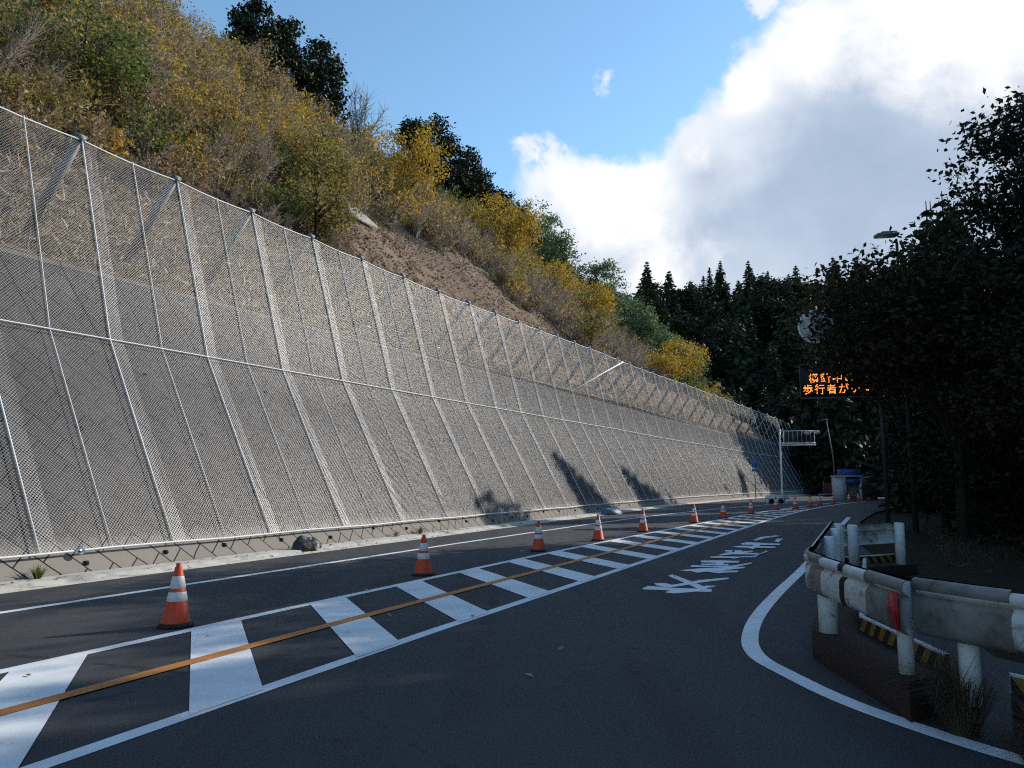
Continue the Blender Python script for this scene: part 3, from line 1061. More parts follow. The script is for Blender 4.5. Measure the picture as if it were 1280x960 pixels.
n = 26000
s = rg.uniform(18, 54, n)
d = 8 + rg.uniform(0, 1, n) * 10
g = Geo()
leaves(g, W(s, d, hill_z(s, d) + 0.04), rg.uniform(0.05, 0.2, n), 0, up=0.8, rg=rg, aspect=0.5)
tag(g.build('soil_crumbs', leaf_mat('soil_crumbs', [(0.20, 0.13, 0.09), (0.38, 0.26, 0.18), (0.09, 0.06, 0.045), (0.20, 0.22, 0.08), (0.52, 0.40, 0.29), (0.06, 0.042, 0.032)], 0)), 'clods and leaves strewn over the bare brown soil of the slope', 'litter', kind='stuff')


g = Geo()
for i in range(150):
    s = rg.uniform(18, 56)
    d = rg.uniform(9.5, 17)
    h = rg.uniform(0.2, 0.55)
    (p0, p1, rr), (C, sz) = shrub_arrays(rg, h, h * 1.1, 6, 26, 40, 0.10, 0.010)
    o = W(s, d, hill_z(s, d))
    twigs(g, p0 + o, p1 + o, rr, 0)
    leaves(g, C + o, sz, 1, rg=rg)
tag(g.build('low_weeds', [M['twig'], M['leaf_olive']]), 'low weeds growing here and there on the bare brown scree', 'weeds', kind='stuff')
n = 700
s = rg.uniform(-6, 60, n)
d = np.where(rg.uniform(size=n) < 0.7, rg.uniform(-0.75, -0.02, n), -rg.uniform(0.7, 11.0, n))
g = Geo()
leaves(g, W(s, d, np.where(d > -0.42, 0.078, 0.02)), rg.uniform(0.04, 0.09, n), 0, up=1.6, rg=rg, aspect=0.6)
tag(g.build('fallen_leaves', M['leaf_brown']), 'small withered leaves lying in the gutter and on the asphalt', 'leaves', kind='stuff')


# ------------------------------------------------------------------ trees
def leafy_tree(name, label, cat, loc, h, crown, leafm, barkm, rg, nclump=40, per=90, lsize=0.16, trunk_r=0.14, clump_r=0.7, group=None, lean=(0, 0), twig=0, shell=0.55):
    """crown: list of ellipsoids (cx, cy, cz, rx, ry, rz) relative to the base"""
    t = thing(name, label, cat, loc, 0, group)
    vol = np.array([c[3] * c[4] * c[5] for c in crown])
    pick = rg.choice(len(crown), nclump, p=vol / vol.sum())
    dirs = unit(rg.normal(size=(nclump, 3)))
    rad = rg.uniform(shell ** 2, 1.0, nclump) ** 0.5
    cr = np.array(crown)[pick]
    CC = cr[:, :3] + dirs * cr[:, 3:] * rad[:, None]
    g = Geo()
    topz = h * 0.8
    tp = [(0, 0, -0.2), (lean[0] * 0.3, lean[1] * 0.3, topz * 0.35), (lean[0] * 0.7, lean[1] * 0.7, topz * 0.7), (lean[0], lean[1], topz)]
    g.tube(tp, [trunk_r, trunk_r * 0.8, trunk_r * 0.5, trunk_r * 0.2], 8)
    for c in CC:
        f = rg.uniform(0.45, 0.9)
        zz = min(max(c[2] * f, topz * 0.30), topz * 0.92) if c[2] > topz * 0.4 else c[2] * f
        a = np.array([np.interp(zz, [0, topz], [0, lean[0]]), np.interp(zz, [0, topz], [0, lean[1]]), zz])
        m_ = a + (c - a) * 0.5 + np.array([0, 0, 0.12 * np.linalg.norm(c - a)])
        r0 = min(trunk_r * 0.30, 0.028)
        g.tube([tuple(a), tuple(m_), tuple(c)], [r0, r0 * 0.6, r0 * 0.15], 4, cap=False)
        if twig:
            k = twig
            p0 = m_ + (c - m_) * rg.uniform(0.1, 1, k)[:, None]
            p1 = p0 + unit(rg.normal(size=(k, 3)) + unit(c - a)) * rg.uniform(0.4, 1.1, k)[:, None] * clump_r
            twigs(g, p0, p1, 0.013, 0)
    g.build('trunk', barkm, t)
    g = Geo()
    C = np.repeat(CC, per, 0)
    C = C + rg.normal(size=C.shape) * clump_r * np.array([0.5, 0.5, 0.36])
    leaves(g, C, lsize, 0, rg=rg)
    g.build('crown', leafm, t)
    return t


def conifer(name, label, loc, h, r, rg, group=None, quads=1, cat='conifer', low=0.12, fine=1.0):
    t = thing(name, label, cat, loc, 0, group)
    g = Geo()
    g.tube([(0, 0, -0.3), (0, 0, h * 0.5), (0, 0, h)], [h * 0.014, h * 0.009, 0.02], 6)
    g.build('trunk', M['bark_dark'], t)
    g = Geo()
    z = low * h
    Cs, Ds, Sz = [], [], []
    while z < h * 0.985:
        f = 1 - (z / h - low) / (1 - low)
        rr = r * f ** 0.8 * rg.uniform(0.82, 1.12) + 0.08
        nb = max(4, int(9 * f) + 3)
        a0 = rg.uniform(0, 6.28)
        for b in range(nb):
            a = a0 + 6.283 * b / nb + rg.uniform(-.25, .25)
            L = rr * rg.uniform(0.7, 1.1)
            k = max(3, int(6 * quads * (L / r + 0.35)))
            tt = rg.uniform(0.15, 1, k)
            x = np.cos(a) * L * tt
            y = np.sin(a) * L * tt
            zz = z + 0.18 * L * tt - 0.42 * L * tt ** 2 + rg.normal(size=k) * 0.10 * L
            P = np.stack([x, y, zz], 1) + rg.normal(size=(k, 3)) * 0.10 * L
            Cs.append(P)
            D = np.tile(np.array([np.cos(a), np.sin(a), -0.45]), (k, 1))
            Ds.append(D)
            Sz.append(np.full(k, (0.36 * L + 0.16 * r) * fine))
        z += h * 0.030 * rg.uniform(0.8, 1.2)
    leaves(g, np.concatenate(Cs), np.concatenate(Sz), 0, up=0.45, rg=rg, aspect=0.5, D=np.concatenate(Ds))
    g.build('crown', M['leaf_needle'], t)
    return t


def on_hill(s, d, dz=-0.1):
    return tuple(W(s, d, hill_z(s, d) + dz))


rg = np.random.default_rng(23)
# yellow and olive trees that stand out on the left slope: (s, d, height, width, leaf, label)
SLOPE = [
    (42.0, 20.5, 7.0, 2.8, 'leaf_yellow', 'orange-yellow tree below the tall dark evergreen on the ridge', 46, 60),
    (23.5, 13.8, 4.0, 2.2, 'leaf_olive', 'spreading olive bush with dark stems above the pale concrete slab', 40, 60),
    (55.5, 19.5, 7.5, 3.4, 'leaf_yellow', 'large round golden yellow tree in the middle of the slope', 70, 60),
    (61.5, 17.8, 5.0, 2.4, 'leaf_yellow', 'yellow tree downhill of the large round golden one', 44, 55),
    (68.5, 17.5, 5.2, 2.4, 'leaf_yellow', 'yellow-green tree between the round golden tree and the bamboo', 44, 55),
    (55.0, 10.5, 6.2, 2.0, 'leaf_olive', 'slim dark-trunked tree with thin ochre leaves standing just above the net', 26, 40),
    (79.5, 12.0, 6.5, 3.0, 'leaf_yellow', 'golden yellow tree at the far end of the net', 60, 55),
    (72.0, 10.8, 3.8, 2.2, 'leaf_yellow', 'low golden bush just above the net near its far end', 34, 50),
    (25.0, 20.5, 6.0, 2.4, 'leaf_brown', 'tall tangled brown tree with scattered yellow leaves high on the slope', 40, 50),
    (10.0, 13.6, 4.0, 2.4, 'leaf_green', 'dark green bush among dry brush at the upper left of the slope', 46, 60),
    (20.3, 11.0, 4.0, 2.0, 'leaf_olive', 'yellow-green bush with leaning dark branches beside the bare soil', 34, 55),
]
for s, d, h, wd, lf, lb, nc, per in SLOPE:
    cr = [(0, 0, h * 0.62, wd, wd, h * 0.36), (wd * 0.4, -wd * 0.3, h * 0.45, wd * 0.7, wd * 0.7, h * 0.25)]
    leafy_tree('slope_tree', lb, 'tree', on_hill(s, d), h, cr, M[lf], M['bark_dark'], rg, int(nc * 1.2), per, 0.17 if s < 40 else 0.22, 0.09, 0.85, 'coloured trees on the left slope', twig=5)

# yellow sprays scattered over the near brush
for i, (s, d) in enumerate([(14, 15), (16, 18.5), (18, 16), (21.5, 19), (19, 22), (27, 22), (12, 18), (24, 17)]):
    h = rg.uniform(3.2, 4.6)
    leafy_tree('golden_shrub', 'twiggy shrub with sparse golden leaves in the brown brush of the near slope', 'shrub', on_hill(s, d), h,
               [(0, 0, h * 0.65, h * 0.4, h * 0.4, h * 0.38)], M['leaf_yellow'], M['twig'], rg, 26, 14, 0.15, 0.05, 0.45, 'golden shrubs in the near brush', twig=16)

# bamboo and green trees towards the far end of the slope
for i, (s, d, h, wd) in enumerate([(68, 23, 8.5, 3.2), (74, 20, 8.0, 3.0), (84, 18, 6.5, 3.0), (80, 18.5, 7.5, 3.0), (84, 24, 9, 3.4), (89, 18, 7, 3.0), (86, 14.5, 5.5, 2.6), (70, 27, 9, 3.4)]):
    leafy_tree('bamboo_clump', 'feathery blue-green bamboo clump at the far end of the left slope', 'bamboo', on_hill(s, d), h,
               [(0, 0, h * 0.6, wd, wd, h * 0.42), (wd * 0.5, 0, h * 0.4, wd * 0.7, wd * 0.7, h * 0.3)], M['leaf_bamboo'], M['bark'], rg, 60, 60, 0.32, 0.08, 0.8, 'bamboo clumps on the left slope', twig=3)

# dark evergreens along the ridge of the left hill
RIDGE = [(35.5, 31, 7.6, 1.9), (38.6, 30.5, 8.2, 2.0), (42.0, 30, 8.8, 2.2), (54.0, 29, 7.6, 2.3), (56.5, 29, 9.0, 2.8), (60.0, 28.5, 8.6, 2.8), (63.5, 29.0, 7.6, 2.5), (67.0, 28.5, 6.8, 2.6), (70, 28, 6.5, 2.2), (73.5, 28, 6.5, 2.4), (77, 28, 6.5, 2.2), (84, 28, 7.5, 3.0), (89, 27, 7, 3.0)]
for i, (s, d, h, wd) in enumerate(RIDGE):
    leafy_tree('ridge_evergreen', 'dark round-topped evergreen on the ridge of the left hill against the sky', 'tree', on_hill(s, d), h,
               [(0, 0, h * 0.78, wd * 0.75, wd * 0.75, h * 0.24), (0, 0, h * 0.5, wd, wd, h * 0.3), (wd * 0.3, 0, h * 0.3, wd * 0.9, wd * 0.9, h * 0.2)],
               M['leaf_dark'], M['bark_dark'], rg, 75, 90, 0.34, 0.16, 0.75, 'dark evergreens on the left ridge')

# bare tree on the ridge
t = thing('bare_tree', 'leafless pale grey tree on the skyline beside the dark evergreens', 'tree', on_hill(45.5, 28.5))
(p0, p1, rr), _ = shrub_arrays(rg, 7.0, 3.0, 16, 420, 4, 0.1, 0.045)
g = Geo()
twigs(g, p0, p1, rr)
g.build('branches', M['bark_pale'], t)
g = Geo()
g.tube([(0, 0, -0.3), (0.1, 0, 1.2), (0.1, 0.1, 2.6)], [0.14, 0.1, 0.03], 7)
g.build('trunk', M['bark_pale'], t)

# pampas tufts at the upper left, above the net
def grass_tuft(name, label, loc, h, n, rg, m, cat='grass tuft', plume=None, group=None, spread=0.55, wid=0.008):
    t = thing(name, label, cat, loc, 0, group)
    g = Geo()
    a = rg.uniform(0, 6.283, n)
    q = rg.uniform(0.05, 1, n) ** 0.8
    a2 = a + rg.normal(size=n) * 0.7
    base = np.stack([np.cos(a) * 0.12 * q * h, np.sin(a) * 0.12 * q * h, np.zeros(n) - 0.03], 1)
    L = h * rg.uniform(0.6, 1.1, n)
    m1 = base + np.stack([np.cos(a) * q * spread * 0.35 * L, np.sin(a) * q * spread * 0.35 * L, L * 0.6], 1)
    m2 = m1 + np.stack([np.cos(a2) * q * spread * 0.8 * L, np.sin(a2) * q * spread * 0.8 * L, L * (0.45 - 0.55 * q + 0.15 * rg.normal(size=n))], 1)
    wv = np.stack([-np.sin(a), np.cos(a), 0 * a], 1) * wid
    V = np.stack([base - wv, base + wv, m1 + wv * 0.8, m1 - wv * 0.8, m2], 1)
    k = np.arange(n)[:, None] * 5
    g.add(V.reshape(-1, 3), np.concatenate([k + np.array([[0, 1, 2, 3]])]))
    g.f.append((np.concatenate([k + np.array([[3, 2, 4]])]) + g.n - 5 * n, 0))
    g.build('blades', m, t)
    if plume:
        g = Geo()
        j = rg.choice(n, plume, replace=False)
        C = np.repeat(m2[j], 40, 0) + rg.normal(size=(plume * 40, 3)) * np.array([0.07, 0.07, 0.10])
        leaves(g, C, 0.10, 0, rg=rg, aspect=0.2)
        g.build('plumes', M['straw'], t)
    return t


for i, (s, d) in enumerate([(6.4, 11.6), (7.0, 12.4), (7.6, 11.9), (5.8, 12.8), (8.0, 12.9)]):
    grass_tuft('pampas_grass', 'straw-coloured pampas tuft with drooping plumes above the near end of the net', on_hill(s, d), 1.9, 160, rg, M['straw'], 'grass tuft', 14, 'pampas tufts above the net')
# weeds in the gutter at the foot of the wall
for i, (s, lb) in enumerate([(0.55, 'small green weed at the foot of the wall left of the nearest cone'), (12.2, 'green weed clump at the wall foot behind the second cone'), (10.9, 'withered weed clump at the wall foot beside the green one')]):
    grass_tuft('weed', lb, tuple(W(s, -0.06, 0.075)), 0.28 if i != 2 else 0.22, 90, rg, M['grass_green'] if i != 2 else M['straw'], 'weed', spread=0.9)

# cedars of the far hill
rg = np.random.default_rng(31)
protos = []
for i in range(4):
    h = 13.5 + rg.uniform(-2, 2)
    protos.append(conifer('cedar', 'dark cedar in the shaded forest that closes the valley', (0, 0, 0), h, 3.1 + rg.uniform(-.4, .5), rg, 'cedars on the far hill', quads=1.4))
for i in range(2):
    protos.append(leafy_tree('forest_tree', 'dark round-crowned tree among the cedars of the forest that closes the valley', 'tree', (0, 0, 0), 12.0,
                             [(0, 0, 8.6, 2.8, 2.8, 2.8), (0.4, 0.2, 5.8, 3.4, 3.4, 2.6), (-.4, 0, 3.0, 3.0, 3.0, 2.2)], M['leaf_dark'], M['bark_dark'], rg, 90, 45, 0.6, 0.2, 1.0, 'round trees on the far hill'))
spots = []
tries = 0
while len(spots) < 250 and tries < 6000:
    tries += 1
    x, y = rg.uniform(20, 125), rg.uniform(88, 176)
    if y < 96 and x < 34:
        continue
    if y > 120 and x < 0.16 * y:
        continue
    if any((x - a) ** 2 + (y - b) ** 2 < 3.4 ** 2 for a, b in spots):
        continue
    spots.append((x, y))
spots.sort(key=lambda p: p[1])
for i, (x, y) in enumerate(spots):
    loc = (x, y, float(far_z(x, y)) - 0.2)
    sc = rg.uniform(0.75, 1.15)
    if i < 6:
        o = protos[i]
        o.location = loc
        o.scale = (sc,) * 3
        o.rotation_euler = (0, 0, rg.uniform(0, 6.28))
    else:
        dup(protos[i % 6], loc, rg.uniform(0, 6.28), (sc * rg.uniform(0.9, 1.25), sc * rg.uniform(0.9, 1.25), sc))

# ------------------------------------------------------------------ the dark trees on the right bank
rg = np.random.default_rng(41)


def rb(x, y):
    return (x, y, float(right_z(np.array(x), np.array(y))) - 0.1)


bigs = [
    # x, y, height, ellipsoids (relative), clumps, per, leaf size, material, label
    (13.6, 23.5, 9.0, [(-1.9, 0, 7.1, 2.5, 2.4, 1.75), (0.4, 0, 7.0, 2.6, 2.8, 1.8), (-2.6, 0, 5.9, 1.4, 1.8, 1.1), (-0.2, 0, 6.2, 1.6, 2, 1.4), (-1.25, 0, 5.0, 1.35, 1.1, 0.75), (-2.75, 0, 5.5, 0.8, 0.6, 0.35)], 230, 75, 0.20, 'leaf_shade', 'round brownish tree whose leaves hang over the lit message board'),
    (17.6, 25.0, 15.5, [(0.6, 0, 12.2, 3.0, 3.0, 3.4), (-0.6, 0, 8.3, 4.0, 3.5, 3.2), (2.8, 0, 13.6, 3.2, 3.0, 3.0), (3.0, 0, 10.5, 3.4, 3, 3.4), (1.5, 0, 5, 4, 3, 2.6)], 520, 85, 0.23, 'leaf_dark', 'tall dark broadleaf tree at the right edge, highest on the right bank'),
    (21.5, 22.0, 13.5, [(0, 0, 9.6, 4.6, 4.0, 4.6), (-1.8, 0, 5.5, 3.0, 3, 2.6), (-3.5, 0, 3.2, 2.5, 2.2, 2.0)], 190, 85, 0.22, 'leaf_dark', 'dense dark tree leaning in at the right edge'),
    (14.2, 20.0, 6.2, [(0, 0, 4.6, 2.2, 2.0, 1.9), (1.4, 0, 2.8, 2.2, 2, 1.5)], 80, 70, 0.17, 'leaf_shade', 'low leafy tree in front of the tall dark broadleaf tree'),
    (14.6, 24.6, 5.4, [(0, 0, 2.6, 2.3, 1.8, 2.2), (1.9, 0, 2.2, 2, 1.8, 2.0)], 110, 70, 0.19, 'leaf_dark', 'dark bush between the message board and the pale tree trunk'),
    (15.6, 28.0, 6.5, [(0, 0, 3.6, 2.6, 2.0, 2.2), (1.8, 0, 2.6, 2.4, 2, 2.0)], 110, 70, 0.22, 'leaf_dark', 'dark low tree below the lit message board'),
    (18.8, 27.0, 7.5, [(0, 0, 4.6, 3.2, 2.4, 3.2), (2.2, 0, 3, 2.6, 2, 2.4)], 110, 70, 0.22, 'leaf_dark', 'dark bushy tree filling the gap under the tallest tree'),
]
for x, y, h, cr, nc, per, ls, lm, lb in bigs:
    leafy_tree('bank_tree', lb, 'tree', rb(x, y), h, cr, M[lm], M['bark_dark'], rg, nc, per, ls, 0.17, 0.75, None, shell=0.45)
# pale-leaved branches of a vine in the dark
leafy_tree('pale_vine', 'pale leaved vine hanging in the dark trees on the right', 'vine', rb(15.6, 20.8), 7.5, [(0, 0, 6.0, 1.3, 0.9, 0.9), (0.6, 0, 4.6, 0.7, 0.7, 1.2)], M['leaf_pale'], M['bark_dark'], rg, 34, 12, 0.17, 0.05, 0.3)

# the wood behind: many trees, mostly out of the picture, that shade the road
rgp = np.random.default_rng(43)
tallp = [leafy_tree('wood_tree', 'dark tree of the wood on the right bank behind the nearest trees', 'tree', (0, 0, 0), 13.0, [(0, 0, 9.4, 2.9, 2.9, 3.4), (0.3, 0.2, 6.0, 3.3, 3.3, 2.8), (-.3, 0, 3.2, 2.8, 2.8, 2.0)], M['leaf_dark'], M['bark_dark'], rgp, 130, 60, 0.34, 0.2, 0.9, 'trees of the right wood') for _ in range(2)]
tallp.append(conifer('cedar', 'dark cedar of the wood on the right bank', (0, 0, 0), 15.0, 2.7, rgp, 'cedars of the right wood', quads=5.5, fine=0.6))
WOOD = []
for a in np.arange(-22, 62, 4.3):            # along the road
    for e, hh in ((8.5, 11.5), (13, 14.5), (19, 17.0)):
        WOOD.append((a + rgp.uniform(-1.2, 1.2), e + rgp.uniform(-1.2, 1.2), hh * rgp.uniform(0.93, 1.06)))
first = [True, True, True]
for a, e, hh in WOOD:
    x = a * math.sin(th) + e * math.cos(th)
    y = a * math.cos(th) - e * math.sin(th)
    if math.hypot(x, y) < 8 or y < 0 and x < 9:
        continue
    u = 640 + 960 * x / max(y, 0.1)
    loc = rb(x, y)
    i = int(rgp.integers(0, 3))
    H0 = 13.0 if i < 2 else 15.0
    sc = hh / H0
    if first[i]:
        first[i] = False
        tallp[i].location = loc
        tallp[i].scale = (sc,) * 3
    else:
        dup(tallp[i], loc, rgp.uniform(0, 6.28), sc)

# trees whose tops throw the pointed shadows on the wall and darken its far end
def shade_spot(s, z, r):
    """place and height of a tree whose top shades the wall face at (s, z) from r metres away"""
    p = W(s, face(z), z)
    return (p[0] + r * math.sin(R(SUN_AZ)), p[1] + r * math.cos(R(SUN_AZ)), z + r * math.tan(R(SUN_EL)))


for s, z, r, i in ((26.3, 3.3, 33, 2), (26.8, 3.0, 35, 2), (29.2, 1.7, 36, 2), (27.6, 2.6, 36, 2), (37.9, 2.3, 36, 2), (39.6, 1.7, 36, 2), (17.4, 1.5, 31, 2), (19.3, 1.0, 32, 2), (28.0, 2.0, 34, 2), (28.6, 1.6, 34, 2), (36.8, 2.5, 35, 2), (27.3, 2.4, 33, 2), (36.3, 2.7, 33, 2), (37.4, 2.2, 33, 2), (38.6, 1.7, 33, 2), (41.0, 1.2, 33, 2), (43.5, 0.9, 33, 2),
                   (16.5, 1.3, 29, 2), (18.5, 1.0, 30, 2), (30.0, 0.8, 34, 2), (34.6, 0.3, 34, 2)):
    x, y, hh = shade_spot(s, z, r)
    zb = float(right_z(np.array(x), np.array(y))) - 0.1
    sc = (hh - zb) / (15.0 if i == 2 else 13.2)
    dup(tallp[i], (x, y, zb), rgp.uniform(0, 6.28), sc)
for x, y, hh in ((26.5, 21.5, 20.5), (29, 26.5, 20.5), (31.5, 31, 20), (27.5, 24.0, 21), (24.5, 18, 20), (33, 29, 21)):  # unseen cedars added to shade sunny gaps on the near road
    zb = float(right_z(np.array(x), np.array(y))) - 0.1
    dup(tallp[2], (x, y, zb), rgp.uniform(0, 6.28), (1.25, 1.25, (hh - zb) / 15))
bigc = [conifer('cedar', 'broad dark cedar standing in the wood beyond the far end of the wall', (0, 0, -50), 18.0, 3.6, rgp, 'cedars beyond the wall end', quads=4.5, fine=0.5, low=0.03) for _ in range(2)]
for q, (s, r, hh) in enumerate([(72.5, 13, 17), (75.5, 13, 18), (78.5, 13, 18), (82, 12, 18), (86, 12, 17), (90, 12, 17), (95, 12, 18), (73.5, 19, 21), (77, 20, 22), (81, 20, 22), (86, 20, 22), (92, 20, 22), (75, 27, 25), (80, 28, 25), (86, 28, 25)]):
    p = W(s + 2.0, 2.0, 0)
    x, y = p[0] + r * math.sin(R(SUN_AZ)), p[1] + r * math.cos(R(SUN_AZ))
    if q < 2:
        bigc[q].location = (x, y, -0.2)
        continue
    dup(bigc[q % 2], (x, y, -0.2), rgp.uniform(0, 6.28), hh / 18, 'broad dark cedar standing in the wood beyond the far end of the wall', 'cedars beyond the wall end')

# undergrowth on the bank
g = Geo()
g2_ = 0
for i in range(620):
    a = rg.uniform(4, 46)
    e = rg.uniform(2.4, 11)
    x = a * math.sin(th) + e * math.cos(th)
    y = a * math.cos(th) - e * math.sin(th)
    if y < 9:
        continue
    h = rg.uniform(0.5, 1.6) * (1 if e > 5 else 0.45)
    (p0, p1, rr), (C, sz) = shrub_arrays(rg, h, h * 0.8, 7, 40, 260, 0.13, 0.012)
    o = np.array(rb(x, y))
    twigs(g, p0 + o, p1 + o, rr, 0)
    leaves(g, C + o, sz, 1, rg=rg)
tag(g.build('bank_undergrowth', [M['bark_dark'], M['leaf_shade']]), 'dark low undergrowth on the shaded right bank', 'undergrowth', kind='stuff')
n = 16000
a = rg.uniform(-2, 60, n)
e = rg.uniform(1.0, 7, n)
x = a * math.sin(th) + e * math.cos(th)
y = a * math.cos(th) - e * math.sin(th)
ok = ~((e < 4.2) & (a < 17))
x, y = x[ok], y[ok]
g = Geo()
P_ = np.stack([x, y, right_z(x, y) + 0.12], 1)
leaves(g, P_, rg.uniform(0.15, 0.5, len(x)), 0, up=0.0, rg=rg, aspect=0.07, D=np.tile(np.array([0, 0, 1.0]), (len(x), 1)) + rg.normal(size=(len(x), 3)) * 0.4)
tag(g.build('bank_grass', M['straw_dark']), 'dull dry grass on the shaded bank right of the road', 'grass', kind='stuff')

# ------------------------------------------------------------------ traffic cones
def make_cone(label):
    t = thing('traffic_cone', label, 'traffic cone', (0, 0, 0), 0, 'orange cones along the hatched strip')
    g = Geo()
    n = 8
    a0 = math.pi / 8
    ring = lambda r, z: [(r * math.cos(a0 + 2 * math.pi * j / n), r * math.sin(a0 + 2 * math.pi * j / n), z) for j in range(n)]
    V = ring(0.205, 0.0) + ring(0.205, 0.022) + ring(0.175, 0.045)
    F = [tuple(range(n))[::-1]] + [(i * n + j, i * n + (j + 1) % n, (i + 1) * n + (j + 1) % n, (i + 1) * n + j) for i in (0, 1) for j in range(n)] + [tuple(2 * n + j for j in range(n))]
    g.add(V, F)
    g.build('base', M['rubber'], t)
    rz = lambda z: 0.155 - (0.155 - 0.040) * (z - 0.045) / 0.615
    g = Geo()
    g.lathe([(0.165, 0.0455), (0.160, 0.055), (rz(0.06), 0.065), (rz(0.66), 0.66), (0.030, 0.668), (0.030, 0.70), (0.022, 0.705)], n=24)
    g.build('body', M['cone_orange'], t, smooth=True)
    for z0, z1 in ((0.285, 0.385), (0.425, 0.560)):
        g = Geo()
        g.lathe([(rz(z0) + 0.001, z0), (rz(z0) + 0.004, z0 + 0.003), (rz(z1) + 0.004, z1 - 0.003), (rz(z1) + 0.001, z1)], n=24)
        g.build('white_band', M['cone_white'], t, smooth=True)
    return t


CONES = [(-3.82, 9.00, 'nearest and largest orange cone, beside the hatched strip at lower left'),
         (-1.55, 13.73, 'second cone from the front on the left hatch line'),
         (0.62, 18.28, 'third cone from the front on the left hatch line, left of the tall wall shadow'),
         (2.36, 21.37, 'fourth cone from the front, close before the fifth on the hatch line'),
         (4.20, 24.96, 'fifth cone from the front, between fourth cone and the wider gap'),
         (7.02, 30.0, 'sixth cone from the front, first beyond the wider gap'),
         (9.15, 33.72, 'seventh cone from the front, left of the blue sign post'),
         (11.56, 37.62, 'eighth cone from the front, right of the blue sign post'),
         (14.60, 43.0, 'ninth cone from the front, before the white trestle'),
         (16.15, 44.3, 'tenth cone from the front, just right of the white trestle'),
         (18.54, 48.3, 'eleventh cone from the front, alone before the dark wall end'),
         (20.3, 51.2, 'cone holding the left end of the barrier bar'),
         (21.9, 53.0, 'cone holding the right end of the barrier bar'),
         (25.4, 58.5, 'dim cone in the shade just right of the blue hut'),
         (27.2, 61.0, 'dim cone in the shade second right of the blue hut'),
         (29.2, 63.5, 'dim cone in the shade third right of the blue hut')]
c0 = make_cone(CONES[0][2])
c0.location = (CONES[0][0], CONES[0][1], 0.002)
c0.rotation_euler = (0, 0, 0.3)
for x, y, lb in CONES[1:]:
    o = dup(c0, (x, y, 0.002), random.uniform(0, 6.28), (1.0, 1.0, random.uniform(0.97, 1.03)), lb)
g = Geo()
g.tube([(20.25, 51.17, 0.70), (21.95, 53.03, 0.70)], 0.025, 8)
tag(g.build('barrier_bar', M['post_white']), 'white bar laid across two far cones', 'barrier bar')

# ------------------------------------------------------------------ guardrails
BEAM = [(-0.02, 0.175), (0.02, 0.175), (0.045, 0.160), (0.052, 0.135), (0.048, 0.108), (0.030, 0.088), (0.010, 0.078), (0.010, 0.064), (0.030, 0.050), (0.042, 0.028),
        (0.045, -0.02), (0.045, -0.10), (0.036, -0.140), (0.018, -0.165), (-0.015, -0.175)]


def beam_geo(path, zc, prof, side, scale=1.0, thick=0.006):
    """corrugated beam swept along path (xy list); side +1: humps to the left of travel"""
    P = np.array(path, float)
    T = np.gradient(P, axis=0)
    T /= np.linalg.norm(T, axis=1)[:, None]
    N = np.stack([-T[:, 1], T[:, 0]], 1) * side
    loop = [(o * scale, z * scale) for o, z in prof] + [(o * scale - thick, z * scale) for o, z in prof[::-1]]
    A = np.stack([np.c_[P + N * o, np.full(len(P), zc + z)] for o, z in loop + loop[:1]], 1)
    g = Geo()
    g.grid(A, flip=side > 0)
    for e in (0, -1):
        g.add(A[e][:-1], [tuple(range(len(loop)))[::(1 if e == 0 else -1)]])
    return g


def lin(a, b, n):
    return [(a[0] + (b[0] - a[0]) * i / n, a[1] + (b[1] - a[1]) * i / n) for i in range(n + 1)]


def rail_post(g_parent, x, y, z0, z1, r, name='post'):
    g = Geo()
    g.tube([(x, y, z0), (x, y, z1 - 0.015), (x, y, z1)], [r, r, r * 0.8], 16)
    p = g.build(name, M['post_white'], g_parent, smooth=False)
    return p


KZ = 0.27
# 1: near rail beside the road, with its corner sleeve, and running on beyond it
gr = thing('guardrail', 'near battered white guardrail with a red reflector on its grey end sleeve', 'guardrail')
pa, pb, pc = (2.677, 5.36), (2.83, 7.45), (5.35, 13.0)
beam_geo(lin(pa, pb, 6), 0.79, BEAM, 1).build('beam', M['rail_white'], gr)
beam_geo(lin(pb, pc, 8), 0.79, BEAM, 1).build('beam', M['rail_white'], gr)
sl = beam_geo(lin((2.673, 5.30), (2.716, 5.95), 4), 0.79, BEAM, 1, 1.06, 0.012).build('end_sleeve', M['rail_grey'], gr)
g = Geo()
g.box((2.621, 5.43, 0.76), (0.006, 0.15, 0.24), R(-4))
g.build('reflector', M['red'], gr)
beam_geo([(2.795, 7.02), (2.82, 7.3), (2.85, 7.5), (2.96, 7.78), (3.08, 8.02)], 0.79, BEAM, 1, 1.06, 0.012).build('corner_sleeve', M['rail_grey'], gr)
beam_geo(lin((2.755, 6.42), (2.764, 6.54), 1), 0.79, BEAM, 1, 1.03, 0.010).build('torn_joint', M['rust'], gr)
for x, y, r in ((2.90, 7.25, 0.088), (2.845, 5.74, 0.056), (3.86, 9.5, 0.07), (4.6, 11.1, 0.07), (5.15, 12.3, 0.07)):
    rail_post(gr, x, y, KZ - 0.02 if y < 7.5 else 0.0, 0.97 if y > 7.5 else 0.93, r)
